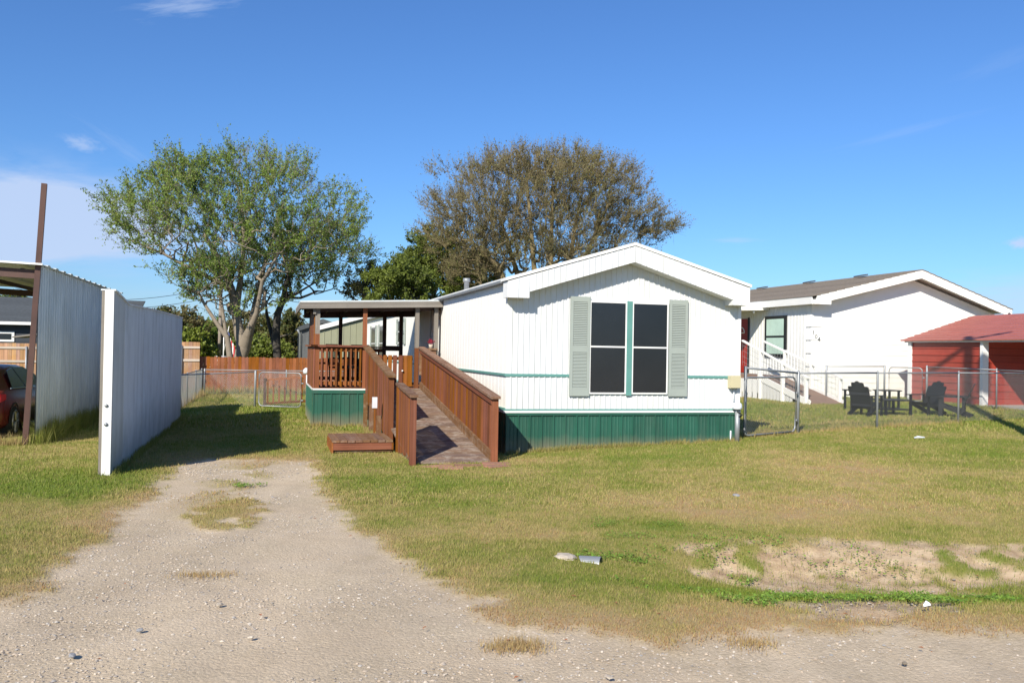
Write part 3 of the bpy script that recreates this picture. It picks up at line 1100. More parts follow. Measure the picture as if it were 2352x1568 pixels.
# left wall, upper stretch
n1 = 29
for i in range(n1):
    v = 1.49 + i * (V0 - 1.49) / n1
    top = rail_z(v + .07, 'L') - .05
    bot = surf(v) - .30 + jr(.04) + (.05 if i % 5 else -.25)
    P('picket', 'wood_z', RL - .012, v, max(bot, gz(*W(RL, v)) + .01), RL + .012, v + .133, top)
P('post', 'wood_z', RL - .045, 1.40, -.09, RL + .045, 1.49, rail_z(1.44, 'L') - .045)
for v in (2.6, 3.9, 5.0):
    P('post', 'woodr_z', RL - .10, v, -.09, RL - .014, v + .07, surf(v) - .02)
beam(porch, 'cap_rail', 'woodr_y', PL(RL, 1.34, rail_z(1.34, 'L') - .015), PL(RL, V0 + .1, rail_z(V0 + .1, 'L') - .015), .15, .04)
beam(porch, 'rail', 'wood_y', PL(RL + .033, 1.49, rail_z(1.49, 'L') - .085), PL(RL + .033, V0, rail_z(V0, 'L') - .085), .038, .10)
for i in range(16):
    v = 1.5 + i * (V0 - 1.5) / 16
    zt_ = surf(v) - .06
    V = []
    w = (V0 - 1.5) / 16
    pts = [(0, 0), (.012, .012), (.03, .012), (.04, 0), (w, 0)]
    zb = gz(*W(RL, v)) - .04
    for t, d in pts:
        V += [PL(RL + .03 - d, v + w - t, zb), PL(RL + .03 - d, v + w - t, zt_)]
    mesh('skirting_panel', V, [(2 * k, 2 * k + 2, 2 * k + 3, 2 * k + 1) for k in range(len(pts) - 1)], 'green_skirt', porch)
# left wall, short lower stretch: narrow gaps between the pickets
n2 = 14
for i in range(n2):
    v = RN + .03 + i * (1.46 / n2)
    P('picket', 'wood_z', RL + .008, v, gz(*W(RL, v)) + .02 + random.random() * .05, RL + .022, v + .076, rail_z(v, 'L') - .05)
P('post', 'wood_z', RL - .045, RN - .12, -.09, RL + .045, RN - .03, rail_z(RN, 'L') - .045)
P('post', 'wood_z', RL - .02, .54, -.09, RL + .06, .62, rail_z(.54, 'L') - .045)
beam(porch, 'cap_rail', 'woodr_y', PL(RL, RN - .17, rail_z(RN - .17, 'L') - .015), PL(RL + .03, .62, rail_z(.62, 'L') - .015), .13, .04)
beam(porch, 'rail', 'wood_y', PL(RL + .033, RN - .03, rail_z(RN, 'L') - .085), PL(RL + .033, .58, rail_z(.58, 'L') - .085), .038, .09)
beam(porch, 'rail', 'wood_y', PL(RL + .033, RN - .03, rail_z(RN, 'L') - .65), PL(RL + .033, .58, rail_z(.58, 'L') - .65), .038, .09)
piece(porch, 'skirting_panel', 'green_skirt', PL(RL + .03, .0, .06), (.006, 1.5, .30))

# step box left of the ramp opening
stp = thing('step', 'low wooden step box standing on grass left of the ramp opening', 'step', (*W(-2.24, 1.15), 0), A)
g0 = gz(*W(-2.24, 1.15))
for i in range(8):
    a = -.49 + i * .1225
    span(stp, 'step_board', 'woodr_y', (a + .004, -.60, g0 + .175 + jr(.003)), (a + .118, .60, g0 + .212))
span(stp, 'side_board', 'wood_x', (-.47, -.585, g0 + .055), (.47, -.55, g0 + .173))
span(stp, 'side_board', 'woodr_x', (-.47, -.545, g0 + .015), (.47, -.51, g0 + .05))
span(stp, 'side_board', 'wood_y', (-.50, -.585, g0 - .02), (-.472, .59, g0 + .173))
span(stp, 'side_board', 'wood_y', (.472, -.585, g0 + .05), (.50, .59, g0 + .173))
span(stp, 'side_board', 'wood_x', (-.47, .555, g0 - .01), (.47, .59, g0 + .173))
for x, y in ((-.46, -.5), (.40, -.5), (-.46, .48), (.40, .48)):
    span(stp, 'leg', 'wood_z', (x, y, g0 - .05), (x + .07, y + .07, g0 + .174))

# pavers at the foot of the ramp
for i, (s, v, w, d, r_) in enumerate(((-1.35, -1.25, .42, .2, .1), (-.9, -1.28, .40, .19, -.1), (-.45, -1.22, .40, .2, .05), (-.5, -1.48, .38, .2, .3), (-1.2, -1.5, .35, .18, -.2))):
    x, y = W(s, v)
    b = MB()
    b.box((-w / 2, -d / 2, -.05), (w / 2, d / 2, .012))
    o = b.build('paver', 'brick')
    o.location = (x, y, gz(x, y) + .006)
    o.rotation_euler = (jr(.03), jr(.03), A + r_)
    lab = ['worn red paver at the left foot of the ramp', 'worn red paver at the middle foot of the ramp', 'worn red paver by the right ramp post',
           'tilted red paver lying in grass before the right ramp post', 'small red paver in grass before the left ramp foot'][i]
    tag(o, lab, 'paver', 'red pavers at the foot of the ramp')

# solar light box on a stake
x, y = W(-1.86, 2.3)
sl = thing('solar_light', 'small grey box light on a wooden stake beside the ramp boards', 'garden light', (x, y, gz(x, y)), A)
span(sl, 'lamp_head', 'solar', (-.045, -.03, .62), (.045, .03, .82))
span(sl, 'stake', 'wood_z', (-.014, -.014, -.05), (.014, .014, .62))

# things on the porch
fp = thing('flower_pot', 'pink flowers in a small pot on the porch rail by the home', 'flower pot', (*W(-.24, V0 + .04), DZ + .90), A)
tube(fp, 'pot', 'stone', [(0, 0, 0), (0, 0, .09)], .05, 10, [.75, 1])
b = MB()
for i in range(60):
    d = Vector((random.gauss(0, 1), random.gauss(0, 1), random.gauss(0, .8))).normalized() * random.uniform(.03, .08)
    c = Vector((0, 0, .15)) + d
    r_ = .018
    b.add([c + Vector((r_, 0, .3 * r_)), c + Vector((0, r_, 0)), c + Vector((-r_, 0, -.3 * r_)), c + Vector((0, -r_, r_))], [(0, 1, 2, 3)])
b.build('blossom', 'pink', fp)


def patio_chair(label, x, y, rz, z, m='black_plastic', grp=None):
    t = thing('patio_chair', label, 'chair', (x, y, z), rz, grp)
    span(t, 'seat', m, (-.25, -.25, .40), (.25, .25, .44))
    for sx in (-1, 1):
        tube(t, 'leg', m, [(sx * .24, .24, 0), (sx * .24, .22, .62), (sx * .25, -.2, .64)], .015, 6)
        tube(t, 'leg', m, [(sx * .24, -.24, 0), (sx * .24, -.25, .42), (sx * .23, -.36, .95)], .015, 6)
    for i in range(7):
        xx = -.2 + i * .0667
        span(t, 'back_slat', m, (xx - .014, -.33 - .0, .46), (xx + .014, -.315, .93))
    span(t, 'back_rail', m, (-.24, -.36, .92), (.24, -.33, .96))
    return t


cx, cy = W(-2.05, V0 + 1.3)
patio_chair('dark patio chair on the porch behind the balusters', cx, cy, A - 2.2, DZ)
cx, cy = W(-1.75, V0 + 2.2)
patio_chair('dark patio chair farther back on the porch beside the rear rail', cx, cy, A + 2.6, DZ)
ett = thing('side_table', 'small stained wooden table on the porch behind the balusters', 'table', (*W(-2.45, V0 + 1.0), DZ), A)
span(ett, 'tabletop', 'wood_x', (-.3, -.22, .50), (.3, .22, .54))
for sx in (-.26, .2):
    for sy in (-.18, .12):
        span(ett, 'leg', 'wood_z', (sx, sy, 0), (sx + .06, sy + .06, .5))
span(ett, 'shelf', 'wood_x', (-.24, -.16, .16), (.24, .16, .19))

# ================================================================== white metal screen wall at the left
L2 = W(0, 0)
WAX, WAY = -5.15 - .0, 11.22
scr = thing('metal_wall', 'freestanding white ribbed metal wall with a bright end post by the drive', 'wall', (WAX, WAY, 0), A)
WL = 9.0


def wtop(t):
    pts = [(0, 2.34), (.6, 2.28), (1.2, 2.205), (3.5, 2.24), (6, 2.26), (WL, 2.27)]
    for (a, za), (b_, zb) in zip(pts[:-1], pts[1:]):
        if t <= b_ + 1e-6:
            f = (t - a) / (b_ - a)
            return za + (zb - za) * f
    return 2.27


wp = [0.02, .95, 1.9, 2.85, 3.8, 4.75, 5.7, 6.65, 7.6, 8.3, WL]
for i, (a, b_) in enumerate(zip(wp[:-1], wp[1:])):
    zb = gz(*W(0, a, WAX, WAY)) - .02
    m = 'grey_metal' if i < 1 else 'white_grey'
    ribbed(scr, 'wall_panel', m, a, b_, zb, wtop, .075, .012, .35, y=.0 + (.006 if i % 2 else 0), plane='y', sign=1)
    ribbed(scr, 'wall_panel', 'grey_metal', a, b_, zb, wtop, .15, .012, .35, y=-.13, plane='y', sign=-1)
zb = gz(WAX, WAY) - .05
span(scr, 'end_post', 'white_trim', (-.095, -.018, zb), (.012, .012, 2.34))
span(scr, 'end_board', 'woodg_z', (-.135, .0, zb), (-.098, .05, 2.33))
b = MB()
for a, b_ in zip(wp[:-1], wp[1:]):
    n_ = 4
    for k in range(n_):
        t0, t1 = a + (b_ - a) * k / n_, a + (b_ - a) * (k + 1) / n_
        V = [(-.15, t0, wtop(t0)), (.03, t0, wtop(t0)), (.03, t1, wtop(t1)), (-.15, t1, wtop(t1)),
             (-.15, t0, wtop(t0) + .02), (.03, t0, wtop(t0) + .02), (.03, t1, wtop(t1) + .02), (-.15, t1, wtop(t1) + .02)]
        b.add(V, CF)
b.build('cap_flashing', 'white_grey', scr)
for z, r_ in ((.86, .022), (.62, .024)):
    tube(scr, 'bolt_plate', 'galv', [(-.05, -.019, z), (-.05, -.032, z)], r_, 10)
for t in (3.2, 6.5, 8.7):
    span(scr, 'stud', 'woodg_z', (-.10, t, -.2), (-.02, t + .05, 2.2))

# ================================================================== carport with leaning post
CPX, CPY = -8.05, 14.6
cp = thing('carport', 'carport with grey ribbed side wall, rusty posts and metal roof at left', 'carport', (CPX, CPY, 0), A)
CL = 8.0
for i in range(9):
    a, b_ = .12 + (CL - .12) * i / 9, .12 + (CL - .12) * (i + 1) / 9
    zb = gz(*W(0, a, CPX, CPY)) - .06
    V0_ = None
    o = ribbed(cp, 'wall_panel', 'grey_metal', a, b_, zb, 2.95, .18, .028, .35, y=.06, plane='y', sign=1)
    o = ribbed(cp, 'wall_panel', 'grey_metal', a, b_, zb, 2.95, .13, .018, .4, y=.045, plane='y', sign=-1)
# the tall post leans to the right
beam(cp, 'post', 'rust', (-.07, 0, gz(CPX, CPY) - .1), (.13, .02, 4.33), .085, .085)
span(cp, 'post', 'rust', (-.05, CL - .1, -.4), (.05, CL, 2.9))
span(cp, 'post', 'rust', (-5.6, 0, -.4), (-5.5, .1, 3.1))
span(cp, 'post', 'rust', (-5.6, CL - .1, -.4), (-5.5, CL, 3.1))
b = MB()
beam(cp, 'beam', 'rust', (-5.6, .06, 3.02), (.05, .06, 2.80), .06, .15)
beam(cp, 'beam', 'rust', (-5.6, CL - .06, 3.02), (.05, CL - .06, 2.80), .06, .15)
for k in range(5):
    x = -5.4 + k * 1.3
    beam(cp, 'purlin', 'rust', (x, .1, 2.98 - .03 * k + .0), (x, CL - .1, 2.98 - .03 * k), .05, .08)
npn = 14
for i in range(npn):
    a, b_ = -.12 + (CL + .3) * i / npn, -.12 + (CL + .3) * (i + 1) / npn
    V = []
    for t, d in ((a, 0), (a + (b_ - a) * .62, 0), (a + (b_ - a) * .7, .025), (a + (b_ - a) * .92, .025), (b_, 0)):
        V += [(-5.8, t, 3.14 + d), (.16, t, 2.955 + d)]
    mesh('roof_panel', V, [(2 * k, 2 * k + 1, 2 * k + 3, 2 * k + 2) for k in range(4)], 'grey_metal', cp)
beam(cp, 'roof_edge', 'white_trim', (-5.8, -.13, 3.145), (.165, -.13, 2.96), .02, .03)


# ================================================================== chain link
def chain_mesh(b, a, c, z0a, z0c, h, cell=.065, r=.0017):
    """diamond wire between two ground points; every wire a thin three-sided rod"""
    a, c = Vector((*a, 0)), Vector((*c, 0))
    L = (c - a).length
    d = (c - a) / L
    nrm = Vector((-d.y, d.x, 0))
    st = cell * 1.0
    for sg in (1, -1):
        t = -h if sg > 0 else 0
        end = L if sg > 0 else L + h
        while t < end:
            # wire goes from (t,0) to (t+sg*h, h), clipped to [0,L]
            p0, p1 = (t, 0.0), (t + sg * h, h)
            if sg > 0:
                if p0[0] < 0:
                    p0 = (0, -t)
                if p1[0] > L:
                    p1 = (L, L - t)
            else:
                if p0[0] > L:
                    p0 = (L, t - L)
                if p1[0] < 0:
                    p1 = (0, t)
            if abs(p1[1] - p0[1]) > .01:
                q = []
                for s_, z_ in (p0, p1):
                    zz = z0a + (z0c - z0a) * s_ / L
                    q.append(a + d * s_ + Vector((0, 0, zz + z_)) + nrm * (.002 * sg))
                ax = (q[1] - q[0]).normalized()
                e1 = nrm
                e2 = ax.cross(e1)
                V = []
                for pt in q:
                    for k in range(3):
                        an = 2 * pi * k / 3
                        V.append(pt + e1 * cos(an) * r + e2 * sin(an) * r)
                b.add(V, [(0, 1, 4, 3), (1, 2, 5, 4), (2, 0, 3, 5)])
            t += st


def chain_fence(name, label, posts, h=1.12, group=None, cell=.065, wire_r=.0017, rails=None, end_caps=True, toprail=True):
    """posts: list of world points; a fence with posts, top rail, wire"""
    t = thing(name, label, 'fence', (posts[0][0], posts[0][1], gz(*posts[0])), 0, group)
    O = Vector((posts[0][0], posts[0][1], gz(*posts[0])))
    for i, p in enumerate(posts):
        z = gz(*p)
        rr = .032 if i in (0, len(posts) - 1) else .024
        tube(t, 'post', 'galv', [Vector((p[0], p[1], z - .1)) - O, Vector((p[0], p[1], z + h + .02)) - O, Vector((p[0], p[1], z + h + .05)) - O], rr, 10, [1, 1, .4])
    b = MB()
    for p, q_ in zip(posts[:-1], posts[1:]):
        za, zc = gz(*p), gz(*q_)
        if toprail:
            tube(t, 'top_rail', 'galv', [Vector((*p, za + h)) - O, Vector((*q_, zc + h)) - O], .017, 8)
        chain_mesh(b, Vector((*p, 0)).xy - O.xy, Vector((*q_, 0)).xy - O.xy, za + .04 - O.z, zc + .04 - O.z, h - .06, cell, wire_r)
    w = b.build('wire_mesh', 'wire', t)
    w['kind'] = 'stuff'
    return t


def arch_gate(label, a, c, h, z, name='chain_link_gate', r=.017):
    """tubular gate frame with rounded corners and wire"""
    a, c = Vector((*a, 0)), Vector((*c, 0))
    t = thing(name, label, 'gate', (a.x, a.y, z))
    d = (c - a)
    L = d.length
    d = d / L
    R_ = .12
    pts = []
    for (cx, cz, a0) in ((L - R_, R_, -pi / 2), (L - R_, h - R_, 0), (R_, h - R_, pi / 2), (R_, R_, pi)):
        for k in range(5):
            an = a0 + pi / 2 * k / 4
            pts.append(d * (cx + R_ * cos(an)) + Vector((0, 0, cz + R_ * sin(an))))
    pts.append(pts[0])
    tube(t, 'gate_frame', 'galv', [p + Vector((0, 0, .05)) for p in pts], r, 8)
    b = MB()
    chain_mesh(b, Vector((0, 0)), (d * L).xy, .06, .06, h - .02)
    w = b.build('wire_mesh', 'wire', t)
    w['kind'] = 'stuff'
    for k in (.25, .75):
        o = tube(t, 'hinge', 'galv', [d * (L + .01) + Vector((0, 0, h * k)), d * (L + .07) + Vector((0, 0, h * k))], .022, 8)
    return t


# near run right of the home
chain_fence('chain_link_fence', 'galvanised chain link fence from the gate post past the black chairs', [(5.60, 17.0), (7.80, 18.55), (10.45, 20.35), (13.3, 22.3)], 1.17)
arch_gate('open galvanised chain link gate beside the right corner of the home', (4.22, 15.75), (5.50, 16.85), 1.05, gz(4.8, 16.2))
hp = thing('fence_post', 'galvanised post with a top rail at the right corner of the home', 'fence post', (4.30, 16.0, gz(4.3, 16)))
tube(hp, 'post', 'galv', [(0, 0, -.05), (0, 0, 1.30)], .028, 10)
tube(hp, 'top_rail', 'galv', [(0, 0, 1.27), (1.30, 1.0, 1.17)], .019, 8)
# far run in front of the shed
chain_fence('chain_link_fence', 'chain link fence running from the white house ramp past the shed gate', [(10.2, 28.2), (12.42, 29.0)], 1.16)
arch_gate('chain link gate in front of the corner of the red shed', (12.55, 28.95), (13.35, 28.3), 1.08, gz(12.9, 28.5))
chain_fence('chain_link_fence', 'chain link fence running close along the red shed wall', [(13.45, 28.2), (14.15, 25.4), (14.8, 23.0)], 1.16)
# back left runs
chain_fence('chain_link_fence', 'chain link fence running from the metal wall to the gate across the drive end', [(-10.2, 25.05), (-7.55, 25.7)], 1.04)
arch_gate('chain link gate at the end of the drive beside the porch', (-7.38, 25.5), (-6.05, 25.1), .98, gz(-6.6, 25.3))
hp = thing('fence_post', 'white topped post beside the drive end gate next to the porch', 'fence post', (-5.86, 25.0, gz(-5.86, 25)))
tube(hp, 'post', 'white_plastic', [(0, 0, -.05), (0, 0, .98)], .03, 10)
tube(hp, 'lamp_cap', 'white_plastic', [(-.03, 0, 1.0), (-.03, 0, 1.04), (-.03, 0, 1.13), (-.03, 0, 1.18)], .09, 10, [.5, 1, .9, .3])
CR = (-12.55, 35.3)
chain_fence('chain_link_fence', 'chain link fence running back from the metal wall to the brown fence', [(-9.6, 25.1), (-10.6, 28.5), (-11.55, 31.9), CR], 1.02)
chain_fence('chain_link_fence', 'chain link fence along the foot of the red stained fence', [(-12.45, 35.35), (-9.3, 36.0), (-6.3, 36.7)], 1.02)

# wooden picket gate leaning inside the drive end
wg = thing('picket_gate', 'red brown wooden picket gate standing open behind the chain link gate', 'gate', (-7.35, 26.0, gz(-7, 26.3)), radians(14))
for i in range(9):
    span(wg, 'picket', 'wood_z', (.06 + i * .165, -.012, .10 + i * .012), (.11 + i * .165, .012, .80 + i * .016))
beam(wg, 'rail', 'wood_x', (0, .03, .80), (1.5, .03, .93), .04, .07)
beam(wg, 'rail', 'wood_x', (0, .03, .10), (1.5, .03, .20), .04, .07)
span(wg, 'post', 'porch_dark', (-.04, -.03, -.1), (.04, .05, .86))
span(wg, 'post', 'wood_z', (1.50, -.03, -.1), (1.58, .05, 1.0))

# ================================================================== board fences behind
bf = thing('board_fence', 'red stained picket privacy fence across the back of the drive', 'fence', (-13.55, 37.0, 0), A)
for i in range(84):
    x = i * .142
    wx, wy = W(x, 0, -13.55, 37.0)
    zb = gz(wx, wy)
    zt = 1.19 + jr(.02) + .0 * i
    V = [(x + .003, 0, zb - .05), (x + .139, 0, zb - .05), (x + .139, 0, zt - .03), (x + .115, 0, zt), (x + .027, 0, zt), (x + .003, 0, zt - .03)]
    V2 = [(a, -.018, c) for a, _, c in V]
    mesh('picket', V2 + V, [(0, 1, 2, 3, 4, 5), (11, 10, 9, 8, 7, 6)] + [(k, k + 6, (k + 1) % 6 + 6, (k + 1) % 6) for k in range(6)], 'stained_fence', bf)
for z in (.0, .9):
    span(bf, 'rail', 'stained_fence', (0, .002, z), (84 * .142, .04, z + .08))

cf = thing('board_fence', 'pale cedar privacy fence with its rails facing the metal walls', 'fence', (-30.0, 32.1, 0), A)
ncf = 118
for i in range(ncf):
    x = i * .148
    wx, wy = W(x, 0, -30.0, 32.1)
    zb = gz(wx, wy)
    span(cf, 'picket', 'cedar', (x + .003, 0, zb - .05), (x + .145, .018, (1.62 if i < 84 else 1.80) + jr(.008)))
for z in (.35, .98, 1.52):
    beam(cf, 'rail', 'cedar_rail', (0, -.022, z - .1), (12.4, -.022, z - .08), .04, .09)
    beam(cf, 'rail', 'cedar_rail', (12.44, -.022, z + .03), (ncf * .148, -.022, z + .05), .04, .09)
for x in (1.2, 3.6, 6.0, 8.55, 10.9, 13.3, 16.75):
    tube(cf, 'post', 'galv', [(x, -.075, -.4), (x, -.075, 1.5 if x < 12 else 1.66)], .034, 8)


# ================================================================== distant buildings
def shed_roof_house(name, label, cat, loc, rz, w, L, hw, hr, wall_m, roof_m, trim_m, over=.25, zb=-.5, pitch=.3, roof_rows=0):
    t = thing(name, label, cat, loc, rz)
    n = int(w / .8)
    fn = lambda x: hw + (hr - hw) * (1 - abs(x - w / 2) / (w / 2))
    prism(t, 'wall', wall_m, [(.01, zb), (w - .01, zb), (w - .01, hw), (w / 2, hr), (.01, hw)], .02, L)
    for i in range(n):
        ribbed(t, 'wall_panel', wall_m, w * i / n, w * (i + 1) / n, zb, fn, pitch, .02, .12)
    m_ = int(L / 1.0)
    for i in range(m_):
        ribbed(t, 'wall_panel', wall_m, L * i / m_, L * (i + 1) / m_, zb, hw, pitch, .02, .12, y=0, plane='y', sign=-1)
    dz = (hr - hw) / (w / 2) * over
    th = .10
    for P_ in ([(-over, hw - dz), (w / 2, hr), (w / 2, hr + th), (-over, hw - dz + th)], [(w / 2, hr), (w + over, hw - dz), (w + over, hw - dz + th), (w / 2, hr + th)]):
        rp = prism(t, 'roof', roof_m, P_, -over, L + over)
    for P_ in ([(-over, hw - dz - .10), (w / 2, hr - .10), (w / 2, hr + th + .01), (-over, hw - dz + th + .01)],
               [(w / 2, hr - .10), (w + over, hw - dz - .10), (w + over, hw - dz + th + .01), (w / 2, hr + th + .01)]):
        prism(t, 'rake_board', trim_m, P_, -over - .03, -over - .002)
    return t


ol = shed_roof_house('mobile_home', 'olive green mobile home with a white curved roof edge behind the porch', 'mobile home', (-9.05, 40.6, 0), A, 4.4, 12, 2.56, 3.20, 'olive', 'white_roof', 'white_trim', .12, -.6, .30)
sd_ = shed_roof_house('storage_shed', 'dark grey panelled shed behind the red stained fence', 'shed', (-10.25, 42.4, 0), A, 2.0, 6, 2.60, 2.95, 'slate_siding', 'shingle_dark', 'shingle_dark', .15, -.6, .35)
tube(sd_, 'downpipe', 'galv', [(-.08, -.08, -.5), (-.08, -.08, 2.3), (-.2, -.2, 2.5)], .05, 8)

dh = thing('house', 'dark navy house with charcoal roof and white framed window beyond the carport', 'house', (-30.5, 40.5, 0), A)
prism(dh, 'wall', 'dark_navy', [(0, -.6), (11.6, -.6), (11.6, 2.65), (0, 2.65)], 0, 7)
for i in range(13):
    span(dh, 'siding_board', 'dark_navy', (0, -.02 - .008 * (i % 2), -.3 + i * .22), (11.6, -.003, -.09 + i * .22))
for i in range(9):
    y0 = -.5 + i * .45
    V = [(-.4, y0, 2.66 + i * .15), (12.0, y0, 2.66 + i * .15), (12.0, y0 + .46, 2.81 + i * .15), (-.4, y0 + .46, 2.81 + i * .15)]
    V += [(a, b_, c - .05) for a, b_, c in V]
    mesh('shingle_course', V, [(0, 1, 2, 3), (7, 6, 5, 4), (0, 4, 5, 1), (1, 5, 6, 2), (2, 6, 7, 3), (3, 7, 4, 0)], 'shingle_dark', dh)
span(dh, 'fascia', 'white_trim', (-.4, -.55, 2.50), (12.0, -.51, 2.64))
wf = prism(dh, 'window', 'white_trim', [(4.9, 1.68), (6.60, 1.68), (6.60, 2.17), (4.9, 2.17)], -.075, -.062)
span(wf, 'pane', 'dark_glass', (5.02, -.085, 1.78), (6.48, -.076, 2.07))
# small lean-to roof beside it
lt = thing('garden_shed', 'small grey shed roof beside the navy house behind the cedar fence', 'shed', (-20.9, 38.3, 0), A)
prism(lt, 'wall', 'slate_siding', [(0, -.4), (1.6, -.4), (1.6, 1.9), (0, 1.9)], 0, 1.6)
V = [(-.9, -.3, 1.85), (1.8, -.3, 2.25), (1.8, 1.8, 2.25), (-.9, 1.8, 1.85)]
V += [(a, b_, c + .06) for a, b_, c in V]
mesh('roof', V, CF, 'woodg_x', lt)

fh = shed_roof_house('house', 'far house with a grey roof above the red shed at the right edge', 'house', (35.6, 62, 0), A - .5, 12, 14, 3.0, 5.9, 'house_side', 'shingle', 'shingle', .4, -.5, .4)

# ================================================================== white house on the right
H2X, H2Y = 10.65, 31.0
h2 = thing('house', 'white gabled house with grey shingle roof, black framed window and red door', 'house', (H2X, H2Y, 0), A)
HW = 8.0
A2X, A2Z, EL, ER = 4.2, 4.55, 3.62, 3.36


def g2(s):
    return EL + (A2Z - EL) * s / A2X if s < A2X else A2Z + (ER - A2Z) * (s - A2X) / (HW - A2X)


prism(h2, 'wall', 'house_white', [(0, 0), (HW, 0), (HW, ER), (A2X, A2Z), (0, EL)], 0, 12)
# lap boards on the gable: very low relief
for i in range(17):
    z0 = .12 + i * .2
    if z0 + .2 < 3.3:
        V = [(.0, -.016, z0), (HW, -.016, z0), (HW, -.003, z0 + .198), (.0, -.003, z0 + .198), (0, -.001, z0), (HW, -.001, z0)]
        mesh('siding_board', V, [(0, 1, 2, 3), (4, 5, 1, 0)], 'house_white', h2)
for i in range(20):
    ribbed(h2, 'siding_board', 'house_side', 12 * i / 20, 12 * (i + 1) / 20, .1, EL - .02, .2, .012, .12, y=-.004, plane='y', sign=-1)
# corner quoins
for i in range(6):
    z = .35 + i * .47
    b = MB()
    b.box((-.035, -.04, z), (.40, -.018, z + .43))
    b.box((-.04, -.018, z), (-.018, .26, z + .43))
    b.build('quoin', 'house_white', h2)
# eaves, rakes and soffits
for P_ in ([(-.16, EL - .14), (A2X, A2Z + .0), (A2X, A2Z + .30), (-.16, EL + .17)], [(A2X, A2Z), (HW + .26, ER - .13), (HW + .26, ER + .17), (A2X, A2Z + .30)]):
    prism(h2, 'rake_board', 'house_white', P_, -.55, -.51)
for P_ in ([(-.14, EL - .02), (A2X, A2Z + .12), (A2X, A2Z + .20), (-.14, EL + .10)], [(A2X, A2Z + .12), (HW + .24, ER + .03), (HW + .24, ER + .12), (A2X, A2Z + .20)]):
    prism(h2, 'soffit', 'house_white', P_, -.51, 12.2)
span(h2, 'fascia', 'house_side', (-.34, -.50, EL - .14), (-.30, 12.2, EL + .13))
span(h2, 'soffit', 'house_white', (-.30, -.48, EL - .13), (-.002, 12.2, EL - .10))
span(h2, 'fascia_return', 'house_white', (-.30, -.545, EL - .14), (.42, -.49, EL + .02))
tube(h2, 'floodlight', 'black', [(8.10, -.56, 3.36), (8.10, -.60, 3.36)], .05, 8)
nr = 14
for side in (0, 1):
    for i in range(nr):
        xa, xb, za, zb_ = (-.36, A2X, EL + .135, A2Z + .325) if side == 0 else (HW + .29, A2X, ER + .175, A2Z + .325)
        f0, f1 = i / nr, (i + 1.03) / nr
        x0, x1 = xa + (xb - xa) * f0, xa + (xb - xa) * min(1, f1)
        zz0, zz1 = za + (zb_ - za) * f0, za + (zb_ - za) * min(1, f1)
        V = [(x0, -.57, zz0 + .02), (x0, 12.3, zz0 + .02), (x1, 12.3, zz1), (x1, -.57, zz1), (x0, -.57, zz0 - .01), (x0, 12.3, zz0 - .01), (x1, 12.3, zz1 - .03), (x1, -.57, zz1 - .03)]
        mesh('shingle_course', V, [(0, 1, 2, 3), (7, 6, 5, 4), (0, 4, 5, 1), (1, 5, 6, 2), (2, 6, 7, 3), (3, 7, 4, 0)], 'shingle', h2)
for yv in (2.2, 5.6, 9.3):
    o = beam(h2, 'roof_vent', 'shingle_dark', (A2X - .70, yv, A2Z + .25), (A2X - .30, yv, A2Z + .33), .35, .05)
# window and door on the left wall
wn2 = MB()
wn2.box((-.075, 1.48, 1.60), (-.02, 2.92, 3.16))
wn2 = wn2.build('window', 'black', h2)
for z0, z1 in ((1.72, 2.33), (2.41, 3.04)):
    span(wn2, 'pane', 'glass_green', (-.085, 1.62, z0), (-.076, 2.78, z1))
span(wn2, 'sash_bar', 'black', (-.092, 1.62, 2.34), (-.076, 2.78, 2.40))
span(h2, 'door_frame', 'black', (-.05, 4.12, .95), (-.02, 4.22, 3.16))
dr = MB()
dr.box((-.045, 4.22, .95), (-.02, 5.15, 3.12))
dr = dr.build('door', 'red_door', h2)
b = MB()
b.tube([(-.05, 4.68 + .22 * cos(pi * k / 10), 2.55 + .22 * sin(pi * k / 10)) for k in range(11)] + [(-.05, 4.46, 2.55), (-.05, 4.90, 2.55)], .02, 5)
b.build('fanlight', 'house_white', dr)
# porch canopy
V = [(-1.5, 2.7, 3.36), (-.02, 2.7, 3.40), (-.02, 6.0, 3.40), (-1.5, 6.0, 3.36)]
V += [(a, b_, c + .20) for a, b_, c in V]
mesh('canopy', V, CF, 'house_white', h2)
for y in (2.85,):
    tube(h2, 'canopy_light', 'house_white', [(-.6, y, 3.36), (-.6, y, 3.28)], .04, 8)
# house number on the corner, stepping down
def stroke(b, pts, w=.022, ox=0, oz=0):
    for (x0, z0), (x1, z1) in zip(pts[:-1], pts[1:]):
        dx, dz = x1 - x0, z1 - z0
        L = sqrt(dx * dx + dz * dz)
        nx_, nz_ = -dz / L * w / 2, dx / L * w / 2
        V = [(ox + x0 + nx_, -.046, oz + z0 + nz_), (ox + x0 - nx_, -.046, oz + z0 - nz_), (ox + x1 - nx_, -.046, oz + z1 - nz_), (ox + x1 + nx_, -.046, oz + z1 + nz_)]
        V += [(a, -.041, c) for a, _, c in V]
        b.add(V, [(0, 1, 2, 3), (0, 4, 5, 1), (1, 5, 6, 2), (2, 6, 7, 3), (3, 7, 4, 0)])


for ch, ox, oz in (('1', .02, 2.42), ('0', .13, 2.28), ('4', .25, 2.19)):
    b = MB()
    if ch == '1':
        stroke(b, [(.01, .10), (.04, .14), (.04, 0)], .022, ox, oz)
    elif ch == '0':
        stroke(b, [(.045 + .04 * cos(2 * pi * k / 10), .07 + .065 * sin(2 * pi * k / 10)) for k in range(11)], .022, ox, oz)
    else:
        stroke(b, [(.07, 0), (.07, .14), (0, .05), (.09, .05)], .024, ox, oz)
    b.build('house_number', 'shingle_dark', h2)

# ramp and railing of that house
rp = thing('access_ramp', 'brown boarded ramp with white skirting and mesh railing at the white house', 'ramp', (H2X, H2Y, 0), A)


